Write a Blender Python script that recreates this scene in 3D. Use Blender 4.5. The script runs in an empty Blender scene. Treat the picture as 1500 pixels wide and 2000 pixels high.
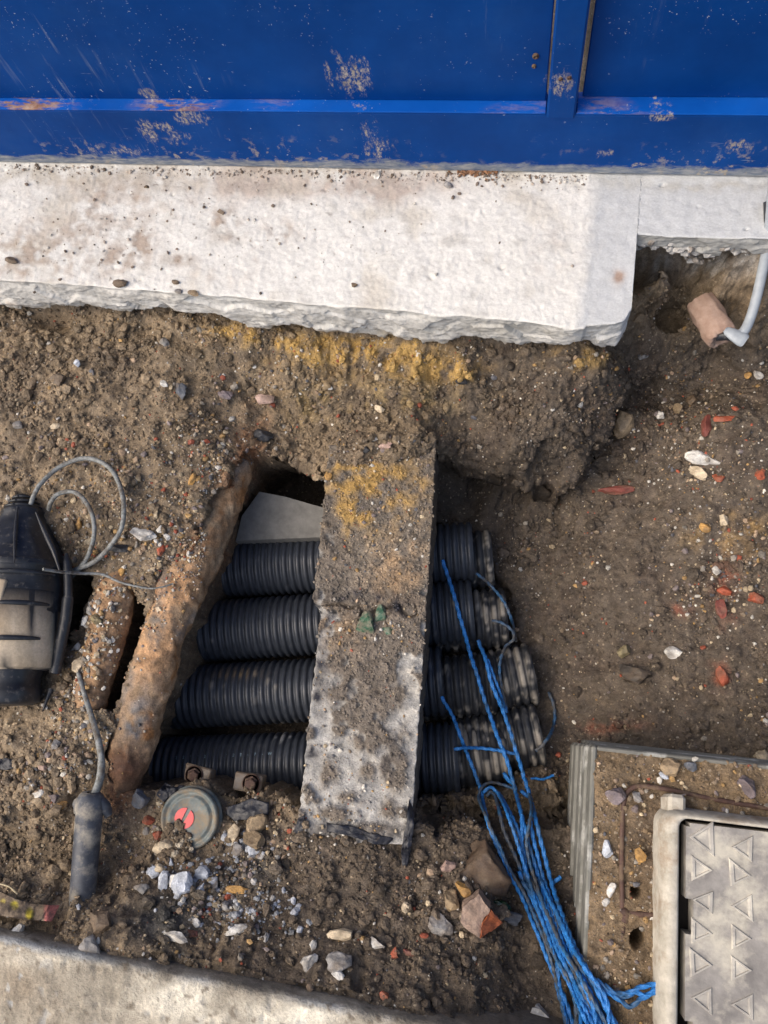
import bpy, math, random
import numpy as np
from mathutils import Matrix, Vector
random.seed(7); RS = np.random.RandomState(11)
S = bpy.context.scene; COL = S.collection

# ------------------------------------------------------------------ camera, sky, sun, exposure
FPX, HCAM = 1570.0, 1.5                       # focal length in photo pixels, camera height over the kerb
_n = np.array([215., -420., -1570.]); _n /= np.linalg.norm(_n)
AZ = -_n
AX = np.array([9750., -1000., 1570.]); AX -= AZ*(AX@AZ); AX /= np.linalg.norm(AX)
AY = np.cross(AZ, AX)
R = np.array([AX, AY, AZ])                    # camera axes -> world
cam = bpy.data.cameras.new('camera'); cam_o = bpy.data.objects.new('camera', cam); COL.objects.link(cam_o)
cam.sensor_fit = 'VERTICAL'; cam.sensor_height = 36.0; cam.lens = 36.0*FPX/2000.0
cam.clip_start = 0.02; cam.clip_end = 200
M4 = Matrix([list(R[0])+[0], list(R[1])+[0], list(R[2])+[HCAM], [0, 0, 0, 1]])
cam_o.matrix_world = M4; S.camera = cam_o
SUN_EL, SUN_AZ = math.radians(52), math.radians(-112)      # from the left, a little from the front
w = bpy.data.worlds.new('World'); S.world = w; w.use_nodes = True
wn = w.node_tree; bg = wn.nodes['Background']
sk = wn.nodes.new('ShaderNodeTexSky'); sk.sky_type = 'NISHITA'; sk.sun_disc = False
sk.sun_elevation = SUN_EL; sk.sun_rotation = SUN_AZ; sk.air_density = 1.0; sk.dust_density = 6.0; sk.ozone_density = 0.6
wn.links.new(sk.outputs[0], bg.inputs[0]); bg.inputs[1].default_value = 0.15
sl = bpy.data.lights.new('sun', 'SUN'); sl.energy = 1.0; sl.angle = math.radians(75); sl.color = (1.0, 0.965, 0.87)
so = bpy.data.objects.new('sun', sl); COL.objects.link(so)
sd = Vector((math.sin(SUN_AZ)*math.cos(SUN_EL), math.cos(SUN_AZ)*math.cos(SUN_EL), math.sin(SUN_EL)))
so.rotation_euler = sd.to_track_quat('Z', 'Y').to_euler(); so.location = sd*6
S.view_settings.view_transform = 'Standard'; S.view_settings.look = 'None'
S.view_settings.exposure = 0.46; S.view_settings.gamma = 1.0; S.view_settings.use_curve_mapping = False

# ------------------------------------------------------------------ survey: photo pixel + height -> place
def U(px, py, z):
    d = R@np.array([px-750., 1000.-py, -FPX]); return np.array([0, 0, HCAM]) + d*((z-HCAM)/d[2])
def UY(px, py, y):
    d = R@np.array([px-750., 1000.-py, -FPX]); return np.array([0, 0, HCAM]) + d*(y/d[1])
def PJ(V):
    q = (np.asarray(V)-np.array([0, 0, HCAM]))@R
    return np.stack([750-FPX*q[..., 0]/q[..., 2], 1000+FPX*q[..., 1]/q[..., 2]], -1)
def US(pts, z=None):
    return np.array([U(*p) if len(p) == 3 else U(p[0], p[1], z) for p in pts])

# ------------------------------------------------------------------ noise
_perm = RS.permutation(256).astype(np.int64)
_g2 = np.stack([np.cos(np.arange(256)*2.399), np.sin(np.arange(256)*2.399)], 1)
_g3 = RS.randn(256, 3); _g3 /= np.linalg.norm(_g3, axis=1)[:, None]
_r4 = RS.rand(256, 4)
def per2(P, seed=0):
    P = np.asarray(P)[..., :2]; i = np.floor(P).astype(np.int64); f = P-i; u = f*f*f*(f*(f*6-15)+10)
    def c(a, b):
        h = _perm[(_perm[(i[..., 0]+a+seed*17) & 255]+i[..., 1]+b+seed*31) & 255]; g = _g2[h]
        return g[..., 0]*(f[..., 0]-a)+g[..., 1]*(f[..., 1]-b)
    x0 = c(0, 0)+(c(1, 0)-c(0, 0))*u[..., 0]; x1 = c(0, 1)+(c(1, 1)-c(0, 1))*u[..., 0]
    return (x0+(x1-x0)*u[..., 1])*1.5
def per3(P, seed=0):
    P = np.asarray(P); i = np.floor(P).astype(np.int64); f = P-i; u = f*f*f*(f*(f*6-15)+10); out = 0
    for a in (0, 1):
        for b in (0, 1):
            for c in (0, 1):
                h = _perm[(_perm[(_perm[(i[..., 0]+a+seed*13) & 255]+i[..., 1]+b) & 255]+i[..., 2]+c) & 255]
                d = (_g3[h]*(f-np.array([a, b, c]))).sum(-1)
                wt = (u[..., 0] if a else 1-u[..., 0])*(u[..., 1] if b else 1-u[..., 1])*(u[..., 2] if c else 1-u[..., 2])
                out = out+d*wt
    return out*1.5
def fb2(P, s, o=3, seed=0):
    return sum(per2(P*s*2**k, seed+k)*.5**k for k in range(o))
def fb3(P, s, o=3, seed=0):
    return sum(per3(P*s*2**k, seed+k)*.5**k for k in range(o))
def wor2(P, seed=0):
    P = np.asarray(P)[..., :2]; i = np.floor(P).astype(np.int64); f = P-i
    d1 = np.full(P.shape[:-1], 9.); idv = np.zeros(P.shape[:-1])
    for a in (-1, 0, 1):
        for b in (-1, 0, 1):
            h = _perm[(_perm[(i[..., 0]+a+seed*7) & 255]+i[..., 1]+b+seed*3) & 255]; r = _r4[h]
            d = (a+r[..., 0]-f[..., 0])**2+(b+r[..., 1]-f[..., 1])**2
            m = d < d1; d1 = np.where(m, d, d1); idv = np.where(m, r[..., 2], idv)
    return np.sqrt(d1), idv
def sst(a, b, x):
    t = np.clip((x-a)/(b-a), 0, 1); return t*t*(3-2*t)
def poly_sd(P, poly):
    """signed distance to a polygon, positive inside"""
    P = np.asarray(P)[..., :2]; poly = np.asarray(poly)[:, :2]; d = np.full(P.shape[:-1], 1e9); ins = np.zeros(P.shape[:-1], bool)
    for k in range(len(poly)):
        a = poly[k]; b = poly[(k+1) % len(poly)]; e = b-a; v = P-a
        t = np.clip((v@e)/(e@e), 0, 1); q = v-t[..., None]*e; d = np.minimum(d, (q*q).sum(-1))
        c = ((a[1] > P[..., 1]) != (b[1] > P[..., 1])) & (P[..., 0] < (b[0]-a[0])*(P[..., 1]-a[1])/(b[1]-a[1]+1e-12)+a[0])
        ins ^= c
    return np.where(ins, 1, -1)*np.sqrt(d)
def blob(px, cx, cy, rx, ry=None, rot=0):
    """soft spot of material in survey coordinates, 1 at its centre"""
    ry = ry or rx; c, s = math.cos(rot), math.sin(rot); dx, dy = px[..., 0]-cx, px[..., 1]-cy
    return np.exp(-(((dx*c+dy*s)/rx)**2+((-dx*s+dy*c)/ry)**2))

# ------------------------------------------------------------------ mesh building
def mesh(name, V, F, col=None, smooth=True):
    V = np.asarray(V, np.float32); F = [np.asarray(f, np.int32) for f in (F if isinstance(F, list) else [F])]
    F = [f for f in F if len(f)]
    m = bpy.data.meshes.new(name); m.vertices.add(len(V)); m.vertices.foreach_set('co', V.ravel())
    nl = sum(f.size for f in F); npol = sum(len(f) for f in F)
    m.loops.add(nl); m.loops.foreach_set('vertex_index', np.concatenate([f.ravel() for f in F]))
    st = []; b = 0
    for f in F:
        st.append(b+np.arange(len(f))*f.shape[1]); b += f.size
    m.polygons.add(npol); m.polygons.foreach_set('loop_start', np.concatenate(st).astype(np.int32))
    m.polygons.foreach_set('use_smooth', np.full(npol, smooth, bool))
    if col is not None:
        a = m.attributes.new('Col', 'FLOAT_COLOR', 'POINT'); c = np.ones((len(V), 4), np.float32); c[:, :3] = col
        a.data.foreach_set('color', c.ravel())
    m.update(calc_edges=True); m.validate(); return m
def tag(o, label=None, cat=None, group=None, kind=None):
    for k, v in (('label', label), ('category', cat), ('group', group), ('kind', kind)):
        if v: o[k] = v
    return o
def obj(name, V, F, mt, parent=None, col=None, smooth=True, origin=None, rot=None):
    V = np.asarray(V, float)
    if parent is not None: og = np.array(parent.get('_o', (0, 0, 0)))
    else:
        og = np.array([(V[:, 0].min()+V[:, 0].max())/2, (V[:, 1].min()+V[:, 1].max())/2, V[:, 2].min()]) if origin is None else np.array(origin)
    o = bpy.data.objects.new(name, mesh(name, V-og, F, col, smooth)); COL.objects.link(o)
    if mt: o.data.materials.append(mt)
    if parent is not None: o.parent = parent; o['_o'] = tuple(float(v) for v in og)
    else: o.location = og; o['_o'] = tuple(float(v) for v in og)
    return o
def empty(name, loc, label, cat, group=None):
    o = bpy.data.objects.new(name, None); COL.objects.link(o); o.location = loc; o.empty_display_size = .05
    o['_o'] = tuple(float(v) for v in loc); return tag(o, label, cat, group)
def join(parts):
    Vs, Fq, Ft = [], [], []; b = 0
    for V, F in parts:
        for f in (F if isinstance(F, list) else [F]):
            f = np.asarray(f)
            if len(f): (Fq if f.shape[1] == 4 else Ft).append(f+b)
        Vs.append(V); b += len(V)
    return np.concatenate(Vs), [np.concatenate(x) for x in (Fq, Ft) if x]
def gridF(nu, nv, wrapv=False):
    i, j = np.meshgrid(np.arange(nu-1), np.arange(nv if wrapv else nv-1), indexing='ij'); j2 = (j+1) % nv
    return np.stack([i*nv+j, (i+1)*nv+j, (i+1)*nv+j2, i*nv+j2], -1).reshape(-1, 4)
def box(a, b, bev=0.003):
    """bevelled box between two corners"""
    a = np.array(a, float); b = np.array(b, float); lo, hi = np.minimum(a, b), np.maximum(a, b)
    bev = min(bev, (hi-lo).min()*.3); c = (lo+hi)/2; h = (hi-lo)/2
    sg = np.array([[x, y, z] for x in (-1, 1) for y in (-1, 1) for z in (-1, 1)], float); V = []
    for s in sg:
        for ax in range(3):
            e = h-bev; e[ax] = h[ax]; V.append(c+s*e)
    V = np.array(V); I = lambda s, ax: 3*((s[0] > 0)*4+(s[1] > 0)*2+(s[2] > 0)*1)+ax
    Q, T = [], []
    def addq(l):
        n = np.cross(V[l[1]]-V[l[0]], V[l[2]]-V[l[0]]); Q.append(l if n@(V[l].mean(0)-c) > 0 else l[::-1])
    for ax in range(3):
        o1, o2 = [k for k in range(3) if k != ax]
        for s in (-1, 1):
            l = []
            for p, q in ((-1, -1), (1, -1), (1, 1), (-1, 1)):
                v = [0, 0, 0]; v[ax] = s; v[o1] = p; v[o2] = q; l.append(I(v, ax))
            addq(l)
        for p in (-1, 1):
            for q in (-1, 1):
                v1 = [0, 0, 0]; v1[ax] = -1; v1[o1] = p; v1[o2] = q; v2 = list(v1); v2[ax] = 1
                addq([I(v1, o1), I(v2, o1), I(v2, o2), I(v1, o2)])
    for s in sg:
        l = [I(s, 0), I(s, 1), I(s, 2)]; n = np.cross(V[l[1]]-V[l[0]], V[l[2]]-V[l[0]])
        T.append(l if n@(V[l].mean(0)-c) > 0 else l[::-1])
    return V, [np.array(Q), np.array(T)]
def spline(P, n):
    P = np.asarray(P, float); k = len(P); Q = np.concatenate([[2*P[0]-P[1]], P, [2*P[-1]-P[-2]]])
    d = np.r_[0, np.cumsum(np.linalg.norm(np.diff(P, axis=0), axis=1))]; s = np.linspace(0, d[-1], n)
    i = np.clip(np.searchsorted(d, s, 'right')-1, 0, k-2); t = ((s-d[i])/(d[i+1]-d[i]+1e-12))[:, None]
    p0, p1, p2, p3 = Q[i], Q[i+1], Q[i+2], Q[i+3]
    return .5*((2*p1)+(p2-p0)*t+(2*p0-5*p1+4*p2-p3)*t*t+(3*p1-p0-3*p2+p3)*t**3)
def frames(P):
    T = np.gradient(P, axis=0); T /= np.linalg.norm(T, axis=1)[:, None]+1e-12
    up = np.array([0, 0, 1.]) if abs(T[0][2]) < .9 else np.array([0, 1., 0]); N = np.zeros_like(P)
    n = up-T[0]*(up@T[0]); n /= np.linalg.norm(n)
    for k in range(len(P)):
        n = n-T[k]*(n@T[k]); n /= np.linalg.norm(n); N[k] = n
    return T, N, np.cross(T, N)
def loft(P, rad, seg=12, sec=None, twist=0, cap=True, disp=None):
    """sweep a section along points; rad scalar or per-point; sec(theta, k)->radius factor; disp(V,dirs)->offset along dirs"""
    P = np.asarray(P, float); n = len(P); T, N, B = frames(P); rad = np.broadcast_to(np.asarray(rad, float), (n,))
    th = np.arange(seg)*2*math.pi/seg; TH = th[None]+twist*np.arange(n)[:, None]*0
    f = np.ones((n, seg)) if sec is None else sec(TH, np.arange(n)[:, None])
    D = N[:, None]*np.cos(TH)[..., None]+B[:, None]*np.sin(TH)[..., None]
    V = (P[:, None]+D*(rad[:, None]*f)[..., None]).reshape(-1, 3)
    if disp is not None: V = V+D.reshape(-1, 3)*disp(V)[:, None]
    F = [gridF(n, seg, True)[:, ::-1]]
    if cap:
        V = np.concatenate([V, P[:1], P[-1:]]); a = len(V)-2; j = np.arange(seg); j2 = (j+1) % seg
        F.append(np.concatenate([np.stack([np.full(seg, a), j2, j], 1)[:, ::1], np.stack([np.full(seg, a+1), (n-1)*seg+j, (n-1)*seg+j2], 1)])[:, ::-1])
    return V, F
def lathe(p0, p1, prof, seg=32, cap=True):
    """prof: list of (position 0..1 along p0->p1, radius)"""
    p0 = np.array(p0, float); p1 = np.array(p1, float); a = p1-p0; t = a/np.linalg.norm(a)
    up = np.array([0, 0, 1.]) if abs(t[2]) < .9 else np.array([0, 1., 0]); n = up-t*(up@t); n /= np.linalg.norm(n); b = np.cross(t, n)
    pr = np.array(prof); th = np.arange(seg)*2*math.pi/seg
    D = n[None]*np.cos(th)[:, None]+b[None]*np.sin(th)[:, None]
    V = (p0+pr[:, :1]*a)[:, None]+D[None]*pr[:, 1][:, None, None]; V = V.reshape(-1, 3); n_ = len(pr)
    F = [gridF(n_, seg, True)[:, ::-1]]
    if cap:
        V = np.concatenate([V, [p0+pr[0, 0]*a], [p0+pr[-1, 0]*a]]); k = len(V)-2; j = np.arange(seg); j2 = (j+1) % seg
        F.append(np.concatenate([np.stack([np.full(seg, k), j, j2], 1), np.stack([np.full(seg, k+1), (n_-1)*seg+j2, (n_-1)*seg+j], 1)]))
    return V, F
def ico(level):
    t = (1+5**.5)/2
    V = [(-1, t, 0), (1, t, 0), (-1, -t, 0), (1, -t, 0), (0, -1, t), (0, 1, t), (0, -1, -t), (0, 1, -t), (t, 0, -1), (t, 0, 1), (-t, 0, -1), (-t, 0, 1)]
    F = [(0, 11, 5), (0, 5, 1), (0, 1, 7), (0, 7, 10), (0, 10, 11), (1, 5, 9), (5, 11, 4), (11, 10, 2), (10, 7, 6), (7, 1, 8), (3, 9, 4), (3, 4, 2), (3, 2, 6), (3, 6, 8), (3, 8, 9), (4, 9, 5), (2, 4, 11), (6, 2, 10), (8, 6, 7), (9, 8, 1)]
    V = [np.array(v, float)/np.linalg.norm(v) for v in V]
    for _ in range(level):
        mid = {}; G = []
        def m(a, b):
            k = (min(a, b), max(a, b))
            if k not in mid:
                v = V[a]+V[b]; V.append(v/np.linalg.norm(v)); mid[k] = len(V)-1
            return mid[k]
        for a, b, c in F:
            x, y, z = m(a, b), m(b, c), m(c, a); G += [(a, x, z), (b, y, x), (c, z, y), (x, y, z)]
        F = G
    return np.array(V), np.array(F)
ICO = [ico(k) for k in range(4)]
def rotz_n(nrm, ang):
    """rotation taking z to nrm with a spin"""
    n = nrm/np.linalg.norm(nrm, axis=-1, keepdims=True); x = np.stack([np.cos(ang), np.sin(ang), 0*ang], -1)
    x = x-n*(x*n).sum(-1, keepdims=True); x /= np.linalg.norm(x, axis=-1, keepdims=True); return np.stack([x, np.cross(n, x), n], -1)
def batch(C, Nn, size, cols, lvl=0, sink=.2, flat=(.45, .9), elong=(.7, 1.4)):
    """many small stones in one mesh: centres, normals, radii, colours"""
    n = len(C); Vt, Ft = ICO[lvl]; r = RS
    M = rotz_n(Nn, r.rand(n)*6.28); sc = np.stack([r.uniform(*elong, n), r.uniform(.7, 1.1, n), r.uniform(*flat, n)], 1)*size[:, None]
    T = Vt[None]*r.uniform(.72, 1.22, (n, len(Vt), 1))*sc[:, None]
    V = np.einsum('nij,nkj->nki', M, T)+(C+Nn*(sc[:, 2:]*(1-2*sink)))[:, None]
    F = (Ft[None]+(np.arange(n)*len(Vt))[:, None, None]).reshape(-1, 3)
    return V.reshape(-1, 3), F, np.repeat(cols, len(Vt), 0)

# ------------------------------------------------------------------ materials
class NT:
    def __init__(s, name):
        s.m = bpy.data.materials.new(name); s.m.use_nodes = True; s.t = s.m.node_tree; s.b = s.t.nodes['Principled BSDF']
        tc = s.t.nodes.new('ShaderNodeTexCoord'); s.co = tc.outputs['Object']
    def k(s, v, sock):
        if isinstance(v, bpy.types.NodeSocket): s.t.links.new(v, sock)
        elif v is not None:
            if isinstance(v, (tuple, list)) and len(v) == 3 and sock.type == 'RGBA': v = (*v, 1)
            sock.default_value = v
    def map(s, sc, rot=(0, 0, 0)):
        n = s.t.nodes.new('ShaderNodeMapping'); s.k(s.co, n.inputs[0]); n.inputs['Scale'].default_value = sc; n.inputs['Rotation'].default_value = rot; return n.outputs[0]
    def noise(s, sc, det=4, rough=.6, co=None, dist=0):
        n = s.t.nodes.new('ShaderNodeTexNoise'); s.k(co or s.co, n.inputs['Vector']); n.inputs['Scale'].default_value = sc
        n.inputs['Detail'].default_value = det; n.inputs['Roughness'].default_value = rough; n.inputs['Distortion'].default_value = dist; return n.outputs[0]
    def vor(s, sc, co=None, out='Distance'):
        n = s.t.nodes.new('ShaderNodeTexVoronoi'); s.k(co or s.co, n.inputs['Vector']); n.inputs['Scale'].default_value = sc; return n.outputs[out]
    def ramp(s, f, stops):
        n = s.t.nodes.new('ShaderNodeValToRGB'); s.k(f, n.inputs[0]); e = n.color_ramp.elements
        while len(e) < len(stops): e.new(.5)
        for q, (p, c) in zip(e, stops):
            q.position = p; q.color = (*c, 1) if isinstance(c, tuple) else (c, c, c, 1)
        return n.outputs[0]
    def mix(s, f, a, b, mode='MIX'):
        n = s.t.nodes.new('ShaderNodeMix'); n.data_type = 'RGBA'; n.blend_type = mode; s.k(f, n.inputs[0]); s.k(a, n.inputs[6]); s.k(b, n.inputs[7]); return n.outputs[2]
    def math(s, op, a, b=None, c=None):
        n = s.t.nodes.new('ShaderNodeMath'); n.operation = op
        for v, q in zip((a, b, c), n.inputs): s.k(v, q)
        n.use_clamp = op in ('MULTIPLY', 'ADD', 'SUBTRACT'); return n.outputs[0]
    def attr(s, a='Col'):
        n = s.t.nodes.new('ShaderNodeAttribute'); n.attribute_name = a; return n.outputs['Color']
    def sep(s, v=None):
        n = s.t.nodes.new('ShaderNodeSeparateXYZ'); s.k(v or s.co, n.inputs[0]); return n.outputs
    def bump(s, h, st, dist=.002, nrm=None):
        n = s.t.nodes.new('ShaderNodeBump'); n.inputs['Strength'].default_value = st; n.inputs['Distance'].default_value = dist
        s.k(h, n.inputs['Height']); s.k(nrm, n.inputs['Normal']); return n.outputs[0]
    def done(s, color=None, rough=None, nrm=None, metal=0, spec=.5, coat=0):
        s.k(color, s.b.inputs['Base Color']); s.k(rough, s.b.inputs['Roughness']); s.k(nrm, s.b.inputs['Normal'])
        s.b.inputs['Metallic'].default_value = metal; s.b.inputs['Specular IOR Level'].default_value = spec; s.b.inputs['Coat Weight'].default_value = coat; return s.m
def m_attr(name, rough=(.6, .95), fine=400, bst=.6, var=.35, spec=.5, bd=.002, grain=None):
    n = NT(name); a = n.attr(); f1 = n.noise(fine, 5, .7); f2 = n.noise(fine*.22, 4, .65)
    c = n.mix(1.0, a, n.ramp(f1, [(.3, 1-var), (.7, 1+var)]), 'MULTIPLY'); c = n.mix(1.0, c, n.ramp(f2, [(.3, 1-var*.8), (.7, 1+var*.8)]), 'MULTIPLY')
    if grain:
        g = n.ramp(n.vor(fine*.75, out='Color'), [(.0, 0.), (.86, 0.), (.9, 1.)]); c = n.mix(n.math('MULTIPLY', g, .55), c, grain)
    r = n.ramp(n.noise(fine*.12, 3), [(.35, rough[0]), (.62, rough[1])])
    b = n.bump(f1, bst, bd); b = n.bump(f2, bst*.8, bd*2.5, b)
    return n.done(c, r, b, 0, spec)
M = {}
M['soil'] = m_attr('soil', (.42, .95), 330, .9, .42, .5, .003, (.42, .34, .24))
M['stone'] = m_attr('stone', (.45, .85), 300, .5, .28)
M['wetstone'] = m_attr('damp_stone', (.3, .7), 500, .4, .2)
M['concrete'] = m_attr('concrete', (.75, .95), 230, .4, .11, .3, .002)
M['kerb'] = m_attr('kerb_concrete', (.7, .95), 220, .8, .22, .35, .003)
M['mudconcrete'] = m_attr('muddy_concrete', (.5, .95), 260, .8, .3, .4, .003)
M['sleevemix'] = m_attr('dusty_tan_sleeve', (.6, .92), 180, .35, .16)
M['rust'] = m_attr('rusty_iron', (.55, .9), 280, .8, .38, .4)

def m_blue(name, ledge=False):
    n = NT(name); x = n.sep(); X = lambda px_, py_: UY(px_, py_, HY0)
    k = 1.7 if ledge else 1.0  # ledge paint lightened, sky light on its upper face put into the colour
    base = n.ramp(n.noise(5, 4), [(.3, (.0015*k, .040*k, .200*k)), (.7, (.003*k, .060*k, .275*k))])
    def spot(cx, cz, rx, rz):
        m = n.t.nodes.new('ShaderNodeMapping'); m.vector_type = 'TEXTURE'; n.k(n.co, m.inputs[0]); m.inputs['Location'].default_value = (cx, 0, cz); m.inputs['Scale'].default_value = (rx, 1e3, rz)
        v = n.t.nodes.new('ShaderNodeVectorMath'); v.operation = 'LENGTH'; n.k(m.outputs[0], v.inputs[0]); return n.ramp(v.outputs['Value'], [(0., 1.), (1., 0.)])
    fine = n.noise(85, 3, .6); mid = n.noise(38, 4, .65); reg = n.ramp(n.noise(4, 4, .6), [(.45, .0), (.66, 1.)])
    spk = n.ramp(fine, [(.69, 0.), (.72, 1.)]); c = n.mix(n.math('MULTIPLY', spk, reg), base, (.50, .55, .62))
    spk2 = n.ramp(n.noise(210, 2, .5), [(.70, 0.), (.74, .8)]); c = n.mix(n.math('MULTIPLY', spk2, n.ramp(n.noise(7, 3), [(.5, 0.), (.6, 1.)])), c, (.45, .5, .56))
    stv = n.ramp(n.noise(1, 5, .7, n.map((70, 70, 6))), [(.58, 0.), (.70, 1.)]); stg = n.ramp(n.noise(2.6, 3), [(.52, 0.), (.66, .55)])
    c = n.mix(n.math('MULTIPLY', stv, stg), c, (.22, .27, .37))
    for rot, lim in ((.5, .73), (-.35, .735)):
        scr = n.ramp(n.noise(1, 3, .6, n.map((14, 14, 150), (0, rot, .2))), [(lim, 0.), (lim+.03, .7)]); c = n.mix(n.math('MULTIPLY', scr, reg), c, (.36, .42, .52))
    hz = n.ramp(n.noise(6, 6, .7), [(.5, 0.), (.85, .14)]); c = n.mix(hz, c, (.06, .16, .36))
    brk = n.ramp(n.noise(1, 4, .75, n.map((150, 150, 90))), [(.44, 0.), (.60, 1.)])
    tan = n.ramp(n.noise(60, 3), [(.3, (.30, .25, .19)), (.7, (.52, .46, .37))])
    if ledge:
        rs = n.math('MULTIPLY', n.ramp(n.noise(1, 6, .75, n.map((14, 60, 40))), [(.47, 0.), (.56, 1.)]), n.ramp(n.noise(1.7, 2), [(.44, 0.), (.54, 1.)]))
        c = n.mix(rs, c, n.ramp(n.noise(60, 3), [(.3, (.2, .09, .045)), (.65, (.38, .26, .2)), (.8, (.5, .48, .44))]))
    for cx, cz, rx, rz, t_ in ((X(690, 170), None, .05, .07, .86), (X(640, 165), None, .016, .06, .95), (X(375, 222), None, .05, .03, .86), (X(292, 248), None, .025, .04, .80), (X(322, 240), None, .025, .02, .82), (X(180, 280), None, .07, .05, .98), (X(350, 262), None, .05, .05, .98), (X(250, 285), None, .12, .03, .98), (X(735, 280), None, .06, .12, .98), (X(1095, 165), None, .04, .05, .92), (X(1440, 290), None, .06, .03, .94), (X(1290, 232), None, .03, .012, .80), (X(288, 196), None, .02, .015, .7), (X(1180, 300), None, .03, .02, .95)):
        sp_ = spot(cx[0], cx[2], rx*1.5, rz*1.4); d = n.math('ADD', n.math('MULTIPLY', sp_, .42), n.math('MULTIPLY', n.noise(1, 6, .75, n.map((60, 60, 22), (0, .25, 0))), .95)); t_ = t_*1.03; c = n.mix(n.ramp(d, [(t_*.72, 0.), (t_*.72+.09, .9)]), c, c0) if 0 else n.mix(n.math('MULTIPLY', n.math('MULTIPLY', n.ramp(d, [(t_*.76, 0.), (t_*.76+.12, .95)]), brk), n.ramp(sp_, [(.05, 0.), (.4, 1.)])), c, tan)
    # splashed cement along the foot of the sheet
    hgt = n.math('MULTIPLY', x[2], 13.0); sp = n.math('SUBTRACT', n.math('ADD', n.noise(1, 6, .72, n.map((16, 16, 50))), .06), hgt)
    if not ledge:
        c = n.mix(n.ramp(sp, [(.16, 0.), (.34, .8)]), c, n.ramp(n.noise(1, 5, .7, n.map((30, 30, 120))), [(.3, (.10, .14, .2)), (.5, (.28, .30, .30)), (.7, (.50, .48, .42))]))
        lo = n.math('SUBTRACT', 1.0, n.math('MULTIPLY', x[2], 9.0)); sp2 = n.math('MULTIPLY', n.ramp(mid, [(.56, 0.), (.63, 1.)]), n.ramp(n.noise(4.5, 3), [(.46, 0.), (.58, 1.)]))
        c = n.mix(n.math('MULTIPLY', sp2, lo), c, tan)
    return n.done(c, n.ramp(n.noise(9, 3), [(.3, .4), (.7, .6)]), n.bump(n.noise(30, 3), .12, .002), 0, .07)
HY0 = U(750, 328, 0)[1]
M['blue'] = m_blue('blue_paint'); M['bluelitledge'] = m_blue('blue_paint_lit_ledge', True)

def m_plain(name, c0, c1, rough=(.4, .6), sc=60, bst=.2, dirt=None, dsc=40, dlim=(.55, .7), metal=0, spec=.5, damt=.8):
    n = NT(name); c = n.ramp(n.noise(sc, 5, .65), [(.3, c0), (.7, c1)])
    r = n.ramp(n.noise(sc*.6, 3), [(.3, rough[0]), (.7, rough[1])])
    if dirt:
        d = n.ramp(n.noise(dsc, 5, .68), [(dlim[0], 0.), (dlim[1], damt)]); c = n.mix(d, c, dirt); r = n.mix(d, r, (.9, .9, .9))
    return n.done(c, r, n.bump(n.noise(sc*3, 3), bst, .0015), metal, spec)
M['duct'] = m_plain('black_corrugated_plastic', (.019, .022, .028), (.036, .041, .050), (.30, .46), 20, .05, (.16, .14, .12), 75, (.66, .74), 0, .5, .6)
def m_dirtyduct():
    n = NT('muddy_corrugated_plastic'); d = n.ramp(n.noise(1, 4, .6, n.map((75, 13, 13))), [(.47, 0.), (.60, 1.)])
    w_ = n.ramp(n.noise(11, 4, .6), [(.38, .1), (.58, 1.)]); d = n.math('MULTIPLY', d, w_)
    c = n.mix(d, (.013, .013, .015), n.ramp(n.noise(120, 3), [(.3, (.13, .115, .095)), (.7, (.30, .275, .24))]))
    return n.done(c, n.mix(d, (.38, .38, .38), (.9, .9, .9)), n.bump(n.noise(180, 4), .3, .0015))
M['dirtyduct'] = m_attr('muddy_corrugated_plastic_ribs', (.4, .8), 300, .25, .12, .5, .001); M['cleanduct'] = m_attr('black_corrugated_plastic_ribs', (.3, .48), 200, .12, .12, .5, .001)
M['black'] = m_plain('scuffed_black_plastic', (.012, .0135, .017), (.03, .033, .04), (.3, .5), 30, .15, (.2, .18, .16), 75, (.56, .76), 0, .5, .65)
M['sand'] = m_plain('dusty_tan_sleeve', (.40, .31, .21), (.52, .42, .30), (.8, .95), 25, .3, (.06, .05, .05), 60, (.68, .72))
M['cable'] = m_plain('mottled_grey_cable', (.10, .105, .10), (.30, .315, .31), (.5, .75), 130, .4, (.085, .062, .042), 45, (.48, .62))
M['palecable'] = m_plain('pale_grey_cable', (.30, .335, .37), (.42, .46, .49), (.4, .6), 50, .2, (.2, .17, .14), 60, (.68, .8))
M['joint'] = m_plain('chalky_black_sleeve', (.03, .034, .045), (.085, .095, .115), (.45, .7), 35, .3, (.40, .36, .29), 22, (.46, .66), 0, .5, .75)
M['fragment'] = m_plain('grey_concrete', (.13, .127, .118), (.21, .205, .19), (.8, .95), 45, .35)
M['clay'] = m_plain('fired_clay', (.30, .19, .14), (.46, .33, .26), (.75, .95), 50, .6, (.55, .5, .44), 40, (.6, .75))
M['rope'] = None
def m_rope(name, c0, c1, dirt, lim):
    n = NT(name); c = n.ramp(n.noise(420, 3), [(.3, c0), (.7, c1)])
    d = n.ramp(n.noise(22, 4, .6), [(lim, 0.), (lim+.16, .85)]); c = n.mix(d, c, dirt); return n.done(c, .5, n.bump(n.noise(900, 2), .5, .001))
M['rope'] = m_rope('blue_polypropylene', (.003, .085, .33), (.04, .27, .70), (.03, .075, .13), .50)
M['dullrope'] = m_rope('muddy_blue_polypropylene', (.01, .05, .13), (.05, .16, .3), (.09, .08, .065), .44)
M['bar'] = m_plain('dark_rusted_steel', (.05, .027, .02), (.105, .055, .04), (.6, .85), 70, .6, (.15, .105, .065), 55, (.48, .62))
M['cream'] = m_plain('cement_coated_rim', (.33, .305, .25), (.56, .52, .44), (.75, .95), 38, .9, (.25, .17, .105), 14, (.5, .68), 0, .4, .8)
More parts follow.
